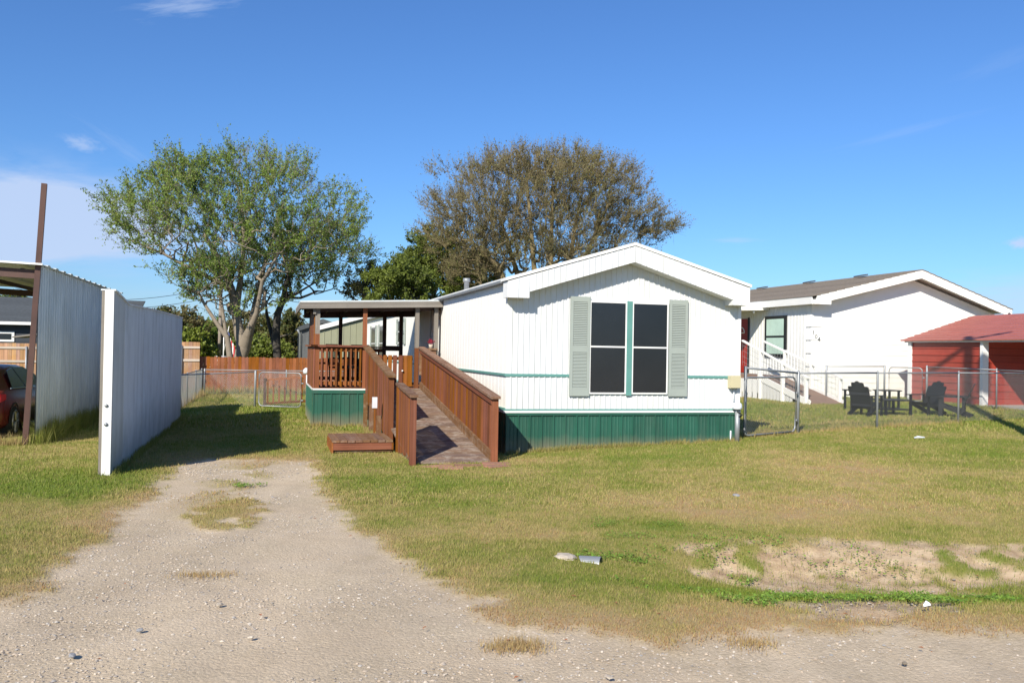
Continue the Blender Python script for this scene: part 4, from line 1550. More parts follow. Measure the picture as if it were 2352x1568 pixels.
def R2(x, y):
    """world to the house frame"""
    dx, dy = x - H2X, y - H2Y
    return dx * UX + dy * UY, dx * VX + dy * VY


def gnd2(px, py, z):
    """point of the lot at photo coordinates and height z (used once to lay the ramp out)"""
    d = cam.matrix_world.to_3x3() @ Vector(((px - 1176) / 2000, -(py - 784) / 2000, -1))
    k = (z - 1.65) / d.z
    return d.x * k, d.y * k


zt2 = .95
# near edge and far edge of the walking surface, from the landing down to the lawn
nA = R2(8.55, 30.2)
nB = R2(9.30, 27.1)
fA = R2(9.6, 30.9)
fB = R2(10.45, 27.3)
g2b = gz(9.8, 27.2) + .02
land = [R2(7.6, 33.0), R2(9.2, 33.6), fA, nA]
mesh('landing', [(*p, zt2) for p in land] + [(*p, zt2 - .12) for p in land], [(0, 3, 2, 1), (4, 5, 6, 7), (0, 1, 5, 4), (1, 2, 6, 5), (2, 3, 7, 6), (3, 0, 4, 7)], 'deck_brown', rp)
nrb2 = 20
for i in range(nrb2):
    f0, f1 = i / nrb2, (i + .94) / nrb2
    pa = [nA[k] + (nB[k] - nA[k]) * f0 for k in (0, 1)]
    pb = [nA[k] + (nB[k] - nA[k]) * f1 for k in (0, 1)]
    pc = [fA[k] + (fB[k] - fA[k]) * f1 for k in (0, 1)]
    pd = [fA[k] + (fB[k] - fA[k]) * f0 for k in (0, 1)]
    z0, z1 = zt2 + (g2b - zt2) * f0, zt2 + (g2b - zt2) * f1
    V = [(*pa, z0), (*pb, z1), (*pc, z1), (*pd, z0)]
    V += [(a, b_, c - .05) for a, b_, c in V]
    mesh('ramp_board', V, [(0, 1, 2, 3), (7, 6, 5, 4), (0, 4, 5, 1), (1, 5, 6, 2), (2, 6, 7, 3), (3, 7, 4, 0)], 'deck_brown', rp)


def lerp3(a, b_, f, za, zb):
    return Vector((a[0] + (b_[0] - a[0]) * f, a[1] + (b_[1] - a[1]) * f, za + (zb - za) * f))


for (a, b_, far_) in ((nA, nB, 0), (fA, fB, 1)):
    beam(rp, 'edge_board', 'house_white', lerp3(a, b_, 0, zt2 - .04, 0), lerp3(a, b_, 1, 0, g2b - .0), .05, .20)
    npk = 16
    for i in range(npk):
        f = (i + .1) / npk
        p = lerp3(a, b_, f, zt2, g2b)
        p2 = lerp3(a, b_, f + .85 / npk, zt2, g2b)
        if p.z - .2 > .24:
            V = [(p.x, p.y, .05), (p2.x, p2.y, .05), (p2.x, p2.y, p2.z - .14), (p.x, p.y, p.z - .14)]
            V += [(x + .02, y + .01, z) for x, y, z in V]
            mesh('skirting_board', V, CF[:0] + [(0, 1, 2, 3), (7, 6, 5, 4), (0, 4, 5, 1), (1, 5, 6, 2), (2, 6, 7, 3), (3, 7, 4, 0)], 'house_side', rp)
na2 = R2(7.6, 32.6)
for i in range(9):
    f = i / 9
    p = lerp3(na2, nA, f, 0, 0)
    p2 = lerp3(na2, nA, f + .09, 0, 0)
    V = [(p.x, p.y, .05), (p2.x, p2.y, .05), (p2.x, p2.y, zt2 - .13), (p.x, p.y, zt2 - .13)]
    V += [(x + .02, y + .01, z) for x, y, z in V]
    mesh('skirting_board', V, [(0, 1, 2, 3), (7, 6, 5, 4), (0, 4, 5, 1), (1, 5, 6, 2), (2, 6, 7, 3), (3, 7, 4, 0)], 'house_side', rp)
for (a, b_, f0) in ((nA, nB, -.35), (fA, fB, -.35)):
    hs = .95
    f1 = .97
    p0, p1 = lerp3(a, b_, f0, zt2, g2b), lerp3(a, b_, f1, zt2, g2b)
    if f0 < 0:
        p0 = lerp3(a, b_, f0, zt2, g2b)
    beam(rp, 'hand_rail', 'house_white', p0 + Vector((0, 0, hs)), p1 + Vector((0, 0, hs * .8)), .09, .05)
    for f in (.05, .5, .93):
        p = lerp3(a, b_, f, zt2, g2b)
        span(rp, 'post', 'house_white', (p.x - .05, p.y - .05, .05), (p.x + .05, p.y + .05, p.z + hs * (1 - .2 * f)))
    b = MB()
    for i in range(26):
        f = f0 + (f1 - f0) * i / 25
        p = p0.lerp(p1, (f - f0) / (f1 - f0))
        b.tube([p + Vector((0, 0, .06)), p + Vector((0, 0, hs * (1 - .2 * (f - f0) / (f1 - f0))))], .005, 3)
    for hz in (.2, .4, .6, .78):
        b.tube([p0 + Vector((0, 0, hz)), p1 + Vector((0, 0, hz * .8))], .005, 3)
    b.build('wire_grid', 'wire', rp)['kind'] = 'stuff'

# ================================================================== red metal shed
SX, SY = 14.62, 27.0
rs = thing('metal_shed', 'red ribbed metal shed with low red roof and white corner posts', 'shed', (SX, SY, 0), A)
SG = gz(SX, SY)
EZ = 2.20
# frame: s to the right, v back; enclosed bay v from .3 to 3.3, open bay towards the viewer
for k in range(9):
    z0 = SG + .02 + k * .222
    V = [(0, .12, z0), (0, 3.2, z0), (0, .12, z0 + .19), (0, 3.2, z0 + .19), (-.022, .12, z0 + .195), (-.022, 3.2, z0 + .195), (-.022, .12, z0 + .215), (-.022, 3.2, z0 + .215), (0, .12, z0 + .222), (0, 3.2, z0 + .222)]
    mesh('wall_panel', V, [(1, 0, 2, 3), (3, 2, 4, 5), (5, 4, 6, 7), (7, 6, 8, 9)], 'red_siding', rs)
    V = [(x, 3.2, z) for x in (0, 5.8) for z in (z0, z0 + .19)] 
    # partition behind the open bay, facing the viewer
    V = [(.0, .10, z0), (5.8, .10, z0), (5.8, .10, z0 + .19), (.0, .10, z0 + .19), (0, .08, z0 + .195), (5.8, .08, z0 + .195), (5.8, .08, z0 + .215), (0, .08, z0 + .215), (5.8, .10, z0 + .222), (0, .10, z0 + .222)]
    mesh('wall_panel', V, [(0, 1, 2, 3), (3, 2, 5, 4), (4, 5, 6, 7), (7, 6, 8, 9)], 'red_siding', rs)
    V = [(5.8, -6, z0), (5.8, .1, z0), (5.8, .1, z0 + .19), (5.8, -6, z0 + .19), (5.78, -6, z0 + .195), (5.78, .1, z0 + .195), (5.78, .1, z0 + .215), (5.78, -6, z0 + .215)]
    mesh('wall_panel', V, [(0, 1, 2, 3), (3, 2, 5, 4), (4, 5, 6, 7)], 'red_siding', rs)
span(rs, 'wall', 'red_siding', (.01, 3.19, SG), (5.79, 3.21, EZ))
span(rs, 'wall', 'red_siding', (5.81, .12, SG), (5.83, 3.2, EZ))
span(rs, 'corner_post', 'white_trim', (-.05, 3.10, SG - .05), (.03, 3.26, EZ))
span(rs, 'corner_post', 'white_trim', (-.06, -.04, SG - .12), (.16, .07, EZ))
span(rs, 'corner_post', 'white_trim', (-.05, -6.0, SG - .05), (.04, -5.9, EZ))
span(rs, 'slab', 'concrete', (.02, -6, SG - .2), (5.8, .1, SG + .02))
span(rs, 'gutter', 'white_trim', (-.12, -6.2, EZ - .02), (-.06, 3.35, EZ + .06))
nrr = 13
for i in range(nrr):
    y0, y1 = -6.3 + 9.75 * i / nrr, -6.3 + 9.75 * (i + 1) / nrr
# roof courses run along the eave
ncr = 11
for side in (0, 1):
    for i in range(ncr):
        f0, f1 = i / ncr, (i + 1) / ncr
        xa, xb = (-.20, 2.9) if side == 0 else (6.0, 2.9)
        x0, x1 = xa + (xb - xa) * f0, xa + (xb - xa) * f1
        z0, z1 = EZ + .05 + .95 * f0, EZ + .05 + .95 * f1
        V = [(x0, -6.3, z0 + .022), (x0, 3.45, z0 + .022), (x1, 3.45, z1), (x1, -6.3, z1), (x0, -6.3, z0 - .02), (x0, 3.45, z0 - .02), (x1, 3.45, z1 - .04), (x1, -6.3, z1 - .04)]
        mesh('roof_panel', V, [(0, 1, 2, 3), (7, 6, 5, 4), (0, 4, 5, 1), (1, 5, 6, 2), (2, 6, 7, 3), (3, 7, 4, 0)], 'red_roof', rs)

# utility pole just outside the frame, whose shadow crosses the lawn
pl = thing('utility_pole', 'wooden utility pole with crossarm casting its shadow on the red shed', 'utility pole', (9.62, 15.5, gz(9.62, 15.5)))
tube(pl, 'pole', 'pole_wood', [(0, 0, -.2), (0, 0, 10.6)], .16, 12, [1, .8])
beam(pl, 'crossarm', 'pole_wood', (-1.1, .3, 10.25), (1.1, -.3, 10.25), .1, .12)
beam(pl, 'brace', 'galv', (-.9, .25, 10.2), (0, 0, 9.3), .04, .04)
tube(pl, 'transformer', 'galv', [(.42, -.1, 8.5), (.42, -.1, 9.5)], .2, 12)


# ================================================================== adirondack chairs
def adirondack(label, x, y, rz, grp='black adirondack chairs on the lawn'):
    t = thing('adirondack_chair', label, 'chair', (x, y, gz(x, y)), rz, grp)
    t.scale = (.9, .9, .92)
    m = 'black_plastic'
    for i in range(5):                      # seat slats, front at -y
        yy = -.28 + i * .115
        piece(t, 'seat_slat', m, (0, yy, .36 - i * .028), (.52, .10, .02), (-.22, 0, 0))
    for i in range(5):                      # fan of back slats
        xx = (i - 2) * .112
        L = .86 - abs(i - 2) ** 2 * .040
        ang = (i - 2) * .012
        V = []
        n_ = 7
        w = .114
        ol_ = [(-w / 2, 0), (w / 2, 0), (w / 2 * 1.15, L - .05)] + [(w / 2 * 1.15 * cos(k * pi / n_), L - .05 + .05 * sin(k * pi / n_)) for k in range(1, n_)] + [(-w / 2 * 1.15, L - .05)]
        for d in (-.01, .01):
            for a, c in ol_:
                xr = xx + a * cos(ang) + c * sin(ang)
                zr = c
                V.append((xr, .22 + d + zr * .42, .20 + zr * .90))
        k = len(ol_)
        Fc = [tuple(range(k)), tuple(range(2 * k - 1, k - 1, -1))] + [(j, j + k, (j + 1) % k + k, (j + 1) % k) for j in range(k)]
        mesh('back_slat', V, Fc, m, t)
    piece(t, 'back_rail', m, (0, .44, .62), (.58, .03, .07), (.3, 0, 0))
    piece(t, 'back_rail', m, (0, .30, .30), (.54, .03, .07), (.3, 0, 0))
    for s in (-1, 1):
        span(t, 'armrest', m, (s * .34 - .065, -.38, .555), (s * .34 + .065, .42, .58))
        span(t, 'leg', m, (s * .30 - .015, -.34, 0), (s * .30 + .015, -.24, .555))
        beam(t, 'leg', m, (s * .28, -.30, .34), (s * .28, .52, .03), .03, .11)
        span(t, 'leg', m, (s * .30 - .015, .26, .08), (s * .30 + .015, .33, .555))
    return t


adirondack('black adirondack chair left of the low table, its back to the fence gate', 9.18, 22.5, radians(131))
adirondack('black adirondack chair right of the low table, nearer the table', 11.05, 23.2, radians(-62))
adirondack('black adirondack chair right of the low table, nearest the tall fence post', 11.45, 22.6, radians(-120))
lt_ = thing('patio_table', 'low black slatted table between the black chairs', 'table', (9.95, 22.9, gz(9.95, 22.9)), A)
for i in range(7):
    span(lt_, 'table_slat', 'black_plastic', (-.45 + i * .13, -.4, .38), (-.335 + i * .13, .4, .41))
for sx in (-.4, .36):
    for sy in (-.36, .30):
        span(lt_, 'leg', 'black_plastic', (sx, sy, 0), (sx + .05, sy + .06, .38))
span(lt_, 'shelf', 'black_plastic', (-.38, -.3, .14), (.38, .3, .17))
for lx, ly, lab in ((9.75, 24.6, 'black side table behind the low table, nearer the left chair'), (10.75, 24.9, 'black side table behind the low table, nearer the right chairs')):
    s_ = thing('side_table', lab, 'table', (lx, ly, gz(lx, ly)), A, 'black side tables behind the low table')
    span(s_, 'tabletop', 'black_plastic', (-.30, -.25, .54), (.30, .25, .57))
    for sx in (-.26, .2):
        for sy in (-.22, .16):
            span(s_, 'leg', 'black_plastic', (sx, sy, 0), (sx + .05, sy + .05, .54))


# ================================================================== cars
def sedan(label, x, y, rz, paint, name='parked_car', z=None):
    """length along y, rear at -y; origin on the ground under the rear axle, right side at +x"""
    t = thing(name, label, 'car', (x, y, gz(x, y) if z is None else z), rz)
    # stations: y, half width at sill, half width at belt, z bottom, z belt, z roof, half width of roof
    st = [(-1.02, .60, .62, .38, .72, .74, .50), (-.98, .78, .80, .30, .90, .93, .56), (-.6, .86, .87, .24, .97, 1.00, .60), (-.25, .88, .885, .22, .99, 1.16, .56),
          (.25, .885, .885, .20, .98, 1.36, .54), (.9, .89, .89, .20, .96, 1.44, .56), (1.6, .89, .89, .20, .94, 1.43, .56), (2.2, .885, .885, .20, .92, 1.27, .56),
          (2.75, .88, .88, .22, .90, .97, .60), (3.3, .86, .85, .24, .82, .85, .60), (3.62, .76, .74, .28, .68, .71, .55), (3.70, .60, .58, .36, .55, .57, .45)]
    V = []
    for (yy, ws, wb, zb, zl, zr, wr) in st:
        half = [(0, zb), (ws * .9, zb), (ws, zb + .1), (ws + .01, (zb + zl) / 2), (wb, zl - .03), (wb - .05, zl), (wr + .03, zr - .04 if zr - zl > .1 else zl + .01), (wr - .08, zr), (0, zr + .015)]
        ring = half + [(-a, c) for a, c in half[-2:0:-1]]
        V += [(a, yy, c) for a, c in ring]
    k = len(V) // len(st)
    Fc = []
    for i in range(len(st) - 1):
        for j in range(k):
            a, b_ = i * k + j, i * k + (j + 1) % k
            Fc.append((a, b_, b_ + k, a + k))
    Fc += [tuple(range(k)), tuple((len(st) - 1) * k + j for j in range(k))[::-1]]
    body = mesh('body', V, Fc, paint, t, smooth=True)
    # glasshouse: side windows just proud of the body
    for s in (-1, 1):
        for (P_) in ([(-.12, 1.01), (.28, 1.33), (.78, 1.385), (.78, 1.00)], [(.84, 1.00), (.84, 1.385), (1.6, 1.39), (2.12, 1.22), (2.45, .97)]):
            Vw = []
            for dd in (.0, .012):
                for yy, zz in P_:
                    xx = .868 - (zz - .98) / .42 * .285
                    Vw.append((s * (xx + .015 + dd), yy, zz))
            n_ = len(P_)
            F_ = [tuple(range(n_)), tuple(range(2 * n_ - 1, n_ - 1, -1))] + [(j, (j + 1) % n_, (j + 1) % n_ + n_, j + n_) for j in range(n_)]
            mesh('side_window', Vw, F_, 'dark_glass', t)
        tube(t, 'chrome_strip', 'chrome', [(s * .892, -.3, 1.0), (s * .897, .9, .975), (s * .89, 2.3, .94)], .012, 5)
        Vt = [(s * .62, -1.03, .76), (s * .86, -.86, .76), (s * .885, -.62, .80), (s * .885, -.62, .90), (s * .84, -.86, .92), (s * .60, -1.02, .90)]
        mesh('tail_light', Vt + [(a * 1.02, b_ - .015, c) for a, b_, c in Vt], [(0, 1, 4, 5), (1, 2, 3, 4), (6, 7, 10, 11), (7, 8, 9, 10), (0, 6, 7, 1), (1, 7, 8, 2), (5, 4, 10, 11), (4, 3, 9, 10)], 'tail_light', t)
        for yy in (0, 2.75):
            wh = tube(t, 'wheel', 'rubber', [(s * .68, yy, .33), (s * .70, yy, .33), (s * .88, yy, .33), (s * .90, yy, .33)], .33, 24, [.9, 1, 1, .92])
            b = MB()
            b.tube([(s * .893, yy, .33), (s * .905, yy, .33)], .225, 20)
            rim = b.build('rim', 'black', wh)
            b = MB()
            for q_ in range(7):
                an = 2 * pi * q_ / 7
                b.tube([(s * .91, yy, .33), (s * .915, yy + .20 * cos(an), .33 + .20 * sin(an))], .022, 4)
            b.tube([(s * .912, yy + .215 * cos(2 * pi * q_ / 20), .33 + .215 * sin(2 * pi * q_ / 20)) for q_ in range(21)], .016, 5)
            b.build('spokes', 'alloy', wh)
            Vh = []
            for q_ in range(13):
                an = pi * q_ / 12
                for rr in (.34, .385):
                    Vh.append((s * .897, yy + rr * cos(an), .33 + rr * sin(an)))
            mesh('wheel_arch', Vh, [(2 * i, 2 * i + 1, 2 * i + 3, 2 * i + 2) for i in range(12)], 'black', t)
    mesh('rear_window', [(-.5, -.62, 1.015), (.5, -.62, 1.015), (.44, .2, 1.37), (-.44, .2, 1.37)], [(0, 1, 2, 3)], 'dark_glass', t)
    tube(t, 'bumper', paint, [(-.7, -1.0, .45), (-.3, -1.06, .45), (.3, -1.06, .45), (.7, -1.0, .45)], .09, 8)
    return t


# right side plane passes through (-9.96, 17.5)
sedan('dark red sedan parked under the carport, seen from its rear right corner', -9.96 - .895 * UX, 17.5 - .895 * UY, A, 'car_red', z=-.26)
sedan('white car parked far behind the trees, beside the pale pole', -22.9, 67, A + 1.3, 'car_white', z=-.1)

# ================================================================== far pole, wires, flag
fx, fy = (505 - 1176) / 2000 * 62, 62
fpz = gz(fx, fy)
up = thing('utility_pole', 'pale utility pole standing behind the big green tree', 'utility pole', (fx, fy, fpz))
tube(up, 'pole', 'pole_wood', [(0, 0, -.3), (0, 0, 6.5)], .14, 10, [1, .8])
for i, (a, c) in enumerate((((-40, 70, 6.0), (fx, fy, fpz + 6.3)), ((-40, 70, 5.4), (fx, fy, fpz + 5.6)), ((fx, fy, fpz + 6.2), (4, 75, 4.6)))):
    a, c = Vector(a), Vector(c)
    pts = [a.lerp(c, k / 14) - Vector((0, 0, 1.0 * 4 * (k / 14) * (1 - k / 14))) for k in range(15)]
    o = tube(None, 'power_line', 'black', pts, .018, 4)
    tag(o, ['upper power line sagging left of the pale utility pole', 'lower power line sagging left of the pale utility pole', 'power line running right from the pale utility pole behind the trees'][i], 'power line', 'power lines at the far pole')
fl = thing('flagpole', 'white flagpole with the stars and stripes between the tree trunks', 'flagpole', ((514 - 1176) / 2000 * 55, 55, -.3))
tube(fl, 'pole', 'white_trim', [(0, 0, 0), (0, 0, 3.3)], .035, 8)
tube(fl, 'pole', 'white_trim', [(.0, 0, 1.5), (.35, -.1, 3.2)], .025, 6)
flag = thing('flag', 'hanging stars and stripes flag with blue canton on the flagpole', 'flag', ((514 - 1176) / 2000 * 55 + .12, 54.95, -.3))
for i in range(7):
    x0, x1 = i * .085, (i + 1) * .085
    zt_, zb_ = 2.95 - i * .16, 2.30 - i * .17
    V = []
    for k in range(4):
        zz = zt_ + (zb_ - zt_) * k / 3
        V += [(x0 + .02 * sin(k * 2), .03 * sin(i + k), zz), (x1 + .02 * sin(k * 2), .03 * sin(i + 1 + k), zz - .02)]
    mesh('stripe', V, [(2 * k, 2 * k + 1, 2 * k + 3, 2 * k + 2) for k in range(3)], 'flag_red' if i % 2 == 0 else 'flag_white', flag)
V = [(-.02, -.06, 3.0), (.28, -.06, 2.75), (.28, -.06, 2.25), (-.02, -.06, 2.45)]
ct = mesh('canton', V, [(3, 2, 1, 0)], 'flag_blue', flag)
b = MB()
for i in range(5):
    for j in range(4):
        x, z = .01 + i * .055, 2.92 - j * .11 - i * .045
        b.box((x - .009, -.066, z - .009), (x + .009, -.061, z + .009))
b.build('stars', 'flag_white', ct)
fl2 = thing('flag', 'small red and white flag right of the leaning trunk', 'flag', ((552 - 1176) / 2000 * 55, 55.3, -.3))
for i in range(4):
    V = [(i * .10, 0, 2.2 - i * .1), (i * .10 + .10, .03, 2.15 - i * .12), (i * .1 + .10, .03, 1.3 - i * .1), (i * .1, 0, 1.35 - i * .05)]
    mesh('stripe', V, [(0, 3, 2, 1)], 'flag_red' if i % 2 == 0 else 'flag_white', fl2)
tube(fl2, 'pole', 'white_trim', [(-.02, 0, 0), (-.02, 0, 2.3)], .025, 6)


# ================================================================== trees
def grow_tree(name, label, base, trunks, crowns, n_tip, bark, leafm, leaf_n, leaf_size, r_tip=.012, twig=(3, .55), seed=1, up=.25,
              leaf_on=.7, group=None, twig_m=None, sides=5, tone_bias=0.0, rmax=None, leaf_inner=False, droop=0.0, vase=0.0, pw=.5, lumpy=.22, radial=.5):
    """trunks: list of polylines (local points with radii) that start the skeleton;
    crowns: list of (center, radii, weight) ellipsoids in local coordinates."""
    R = np.random.default_rng(seed)
    nodes, parent, fixed = [], [], []
    for tr in trunks:
        prev = -1
        for k, (p, r) in enumerate(tr):
            p = np.array(p, float)
            if k == 0 and nodes:
                d = [np.linalg.norm(p - q_) for q_ in nodes]
                j = int(np.argmin(d))
                if d[j] < .6 and len(tr) > 1:
                    prev = j
                    if d[j] < .05:
                        continue
            nodes.append(p)
            parent.append(prev)
            fixed.append(r)
            prev = len(nodes) - 1
    nt = len(nodes)
    cap = nt + n_tip * 7
    N = np.zeros((cap, 3))
    N[:nt] = np.array(nodes)
    PA = np.full(cap, -1)
    PA[:nt] = parent
    dist = np.zeros(cap)
    for i in range(nt):
        if PA[i] >= 0:
            dist[i] = dist[PA[i]] + np.linalg.norm(N[i] - N[PA[i]])
    cnt = nt
    # attraction points, denser towards the rim
    w = np.array([c[2] for c in crowns], float)
    w /= w.sum()
    pts = []
    for _ in range(n_tip):
        c = crowns[R.choice(len(crowns), p=w)]
        d = R.normal(size=3)
        d /= np.linalg.norm(d)
        rr = R.random() ** .42
        an_ = atan2(d[2], d[0])
        lump = 1 + lumpy * (math.sin(5 * an_ + seed) * .5 + math.sin(9 * an_ + 2 * seed + 2 * d[1]) * .35 + math.sin(15 * an_ + seed * 3) * .2) + .07 * R.normal()
        pts.append(np.array(c[0]) + d * rr * np.array(c[1]) * lump)
    pts = np.array(pts)
    org = N[0]
    pts = pts[np.argsort(np.linalg.norm((pts - org) * (1, 1, .8), axis=1))]
    start_ok = 1
    tips = []
    for p in pts:
        d = N[:cnt] - p
        L = np.linalg.norm(d, axis=1)
        # prefer nodes below and towards the root so that limbs rise outwards
        pen = L + .30 * dist[:cnt] * 0 + np.where(N[:cnt, 2] > p[2] + .3, 1.2, 0) + np.where(dist[:cnt] < .9, 3, 0)
        out = ((N[:cnt] - org) @ (p - org)) / (np.linalg.norm(N[:cnt] - org, axis=1) * np.linalg.norm(p - org) + 1e-6)
        pen = pen + vase * (1 - out) * np.linalg.norm(p - org)
        j = int(np.argmin(pen))
        a = N[j]
        L = np.linalg.norm(p - a)
        if L < .12:
            continue
        k = int(min(6, max(2, L / .45)))
        prev = j
        side = R.normal(size=3) * .07 * L
        for i in range(1, k + 1):
            f = i / k
            qn = a + (p - a) * f + side * math.sin(pi * f) + np.array([0, 0, -up * L * .25 * math.sin(pi * f)]) + R.normal(size=3) * .018 * L
            N[cnt] = qn
            PA[cnt] = prev
            dist[cnt] = dist[prev] + L / k
            prev = cnt
            cnt += 1
        tips.append(prev)
    N, PA, dist = N[:cnt], PA[:cnt], dist[:cnt]
    load = np.zeros(cnt)
    load[tips] = 1
    for i in range(cnt - 1, nt - 1, -1):
        load[PA[i]] += max(load[i], .5)
    rad = r_tip * np.maximum(load, 1) ** pw
    rad[:nt] = np.array(fixed)
    for i in range(nt, cnt):
        rad[i] = min(rad[i], rad[PA[i]] * (.92 if PA[i] >= nt else .75), rmax or 9)
    t = thing(name, label, 'tree', base, 0, group)

    def tubes(a, b_, ra, rb, n):
        d = b_ - a
        d /= np.linalg.norm(d, axis=1, keepdims=True) + 1e-9
        ref = np.where(np.abs(d[:, 2:3]) < .9, np.array([[0, 0, 1.]]), np.array([[1., 0, 0]]))
        s = np.cross(d, ref)
        s /= np.linalg.norm(s, axis=1, keepdims=True)
        u = np.cross(s, d)
        an = 2 * pi * np.arange(n) / n
        ring = s[:, None] * np.cos(an)[None, :, None] + u[:, None] * np.sin(an)[None, :, None]
        V = np.concatenate([a[:, None] + ring * ra[:, None, None], b_[:, None] + ring * rb[:, None, None]], 1)
        base_ = np.arange(len(a))[:, None] * 2 * n
        k = np.arange(n)
        F_ = np.stack([base_ + k, base_ + (k + 1) % n, base_ + n + (k + 1) % n, base_ + n + k], -1)
        return V.reshape(-1, 3), F_.reshape(-1, 4)
    ch = np.where(PA >= 0)[0]
    ra = np.where(PA[ch] < nt, rad[PA[ch]] * np.where(ch < nt, 1, .0) + rad[ch] * np.where(ch < nt, 0, 1.15), rad[PA[ch]])
    ra = np.minimum(ra, rad[ch] * 1.6 + .01) if nt == 0 else np.where(ch < nt, ra, np.minimum(ra, rad[ch] * 1.5))
    bb = N[ch] + (N[ch] - N[PA[ch]]) * .05
    # thick limbs get more sides
    big = rad[ch] > .05
    V1, F1 = tubes(N[PA[ch][big]], bb[big], ra[big], rad[ch][big], 10)
    V2, F2 = tubes(N[PA[ch][~big]], bb[~big], ra[~big], rad[ch][~big], sides)
    V = np.concatenate([V1, V2])
    if len(V1):
        V = V + (fnoise(V[:, 0] * 3 + V[:, 2], V[:, 1] * 3 + V[:, 2] * 2, 1, seed, 2)[:, None] - .5) * .03 * np.concatenate([np.ones(len(V1)), np.zeros(len(V2))])[:, None]
    o = np_mesh('trunk', V, np.concatenate([F1, F2 + len(V1)]), bark, t)
    o.data.polygons.foreach_set('use_smooth', np.ones(len(o.data.polygons), bool))
    # twigs
    outer = np.where((np.arange(cnt) >= nt) & (load <= 6))[0]
    tw_n, tw_l = twig
    src = np.repeat(outer, tw_n)
    src = src[R.random(len(src)) < .9]
    d = N[src] - N[PA[src]]
    d /= np.linalg.norm(d, axis=1, keepdims=True) + 1e-9
    rad_ = N[src] - (org + np.array([0, 0, 3.0]))
    rad_ /= np.linalg.norm(rad_, axis=1, keepdims=True)
    d = d * .6 + rad_ * radial + R.normal(size=(len(src), 3)) * .42 + np.array([0, 0, .12 - droop])
    d /= np.linalg.norm(d, axis=1, keepdims=True)
    ln = tw_l * (.5 + R.random(len(src)))
    mid = N[src] + d * ln[:, None] * .5
    d2 = d + R.normal(size=d.shape) * .25 + np.array([0, 0, .12 - droop])
    d2 /= np.linalg.norm(d2, axis=1, keepdims=True)
    end = mid + d2 * ln[:, None] * .5
    r0 = np.full(len(src), r_tip * .6)
    Va, Fa = tubes(N[src], mid, r0, r0 * .8, 3)
    Vb, Fb = tubes(mid, end, r0 * .8, r0 * .4, 3)
    tw = np_mesh('twigs', np.concatenate([Va, Vb]), np.concatenate([Fa, Fb + len(Va)]), twig_m or bark, t)
    tw['kind'] = 'stuff'
    # leaves
    sel = R.choice(len(src), size=leaf_n)
    keep = (fnoise(mid[sel, 0] + mid[sel, 1] * .6, mid[sel, 2], .55, seed + 3, 3) + .25 * R.random(leaf_n)) > (1 - leaf_on)
    sel = sel[keep]
    n = len(sel)
    f = R.random(n)
    pos = np.where(f[:, None] < .5, N[src[sel]] + (mid[sel] - N[src[sel]]) * (f * 2)[:, None], mid[sel] + (end[sel] - mid[sel]) * (f * 2 - 1)[:, None])
    pos = pos + R.normal(size=(n, 3)) * leaf_size * .6
    a = R.normal(size=(n, 3))
    a[:, 2] -= .3
    a /= np.linalg.norm(a, axis=1, keepdims=True)
    b_ = np.cross(a, R.normal(size=(n, 3)))
    b_ /= np.linalg.norm(b_, axis=1, keepdims=True)
    L = leaf_size * (.7 + .8 * R.random(n))[:, None]
    Wd = L * .42
    V = np.stack([pos - a * L * .5, pos + b_ * Wd, pos + a * L * .6, pos - b_ * Wd], 1).reshape(-1, 3)
    F_ = np.arange(n * 4).reshape(-1, 4)
    tone = np.clip(.5 * R.random(n) + .7 * (fnoise(pos[:, 0] + pos[:, 1], pos[:, 2] * 1.1, .6, seed + 9, 2) - .2) + tone_bias, 0, 1)
    lv = np_mesh('crown', V, F_, leafm, t, {'tone': np.repeat(tone, 4)})
    return t


def px_at(px, py, Y):
    """photo coordinates at a chosen distance from the camera, used to lay the far trees out"""
    d = cam.matrix_world.to_3x3() @ Vector(((px - 1176) / 2000, -(py - 784) / 2000, -1))
    k = Y / d.y
    return Vector((0, 0, 1.65)) + d * k


def tree_frame(px, Y):
    p = px_at(px, 800, Y)
    g = gz(p.x, Y)
    def T(a, b_, dy=0):
        q_ = px_at(a, b_, Y)
        return (q_.x - p.x, dy, q_.z - g)
    return (p.x, Y, g), T


# big green tree
Y = 42
base, T = tree_frame(553, Y)
sc = Y / 2000
tr1 = [[(T(552, 905), .36), (T(552, 822), .31), (T(560, 795), .34)],
       [(T(560, 795), .30), (T(546, 760, .2), .24), (T(536, 715, .3), .20), (T(528, 660, .2), .17), (T(500, 590), .13), (T(470, 540), .09)],
       [(T(560, 795), .26), (T(578, 760, -.4), .18), (T(600, 722, -.8), .12), (T(622, 650, -1.4), .085), (T(662, 590, -1.6), .05)],
       [(T(560, 795), .24), (T(566, 750, .8), .17), (T(568, 700, 1.2), .14), (T(580, 610, 1.8), .11), (T(610, 500, 2.2), .08)],
       [(T(536, 715, .3), .14), (T(548, 640, .3), .12), (T(560, 560), .10), (T(556, 470), .07), (T(552, 400), .04)],
       [(T(528, 660, .2), .10), (T(470, 630, -.8), .08), (T(400, 590, -1.2), .06), (T(330, 560, -1.5), .035)]]
cr1 = [(T(520, 500), (250 * sc, 4.6, 138 * sc), 1.0), (T(380, 500), (145 * sc, 3.2, 95 * sc), .36), (T(700, 520), (155 * sc, 3.4, 100 * sc), .42),
       (T(600, 395), (125 * sc, 2.6, 55 * sc), .26), (T(430, 408), (80 * sc, 2.2, 46 * sc), .12), (T(560, 660), (120 * sc, 2.6, 80 * sc), .10)]
grow_tree('shade_tree', 'large spreading green tree with a pale forked trunk behind the brown fence', base, tr1, cr1, 1800, 'bark_light', 'leaf_green', 105000, .062,
          r_tip=.009, twig=(4, .62), seed=5, leaf_on=.60, twig_m='bark_mid', rmax=.12, vase=.75, radial=.7)
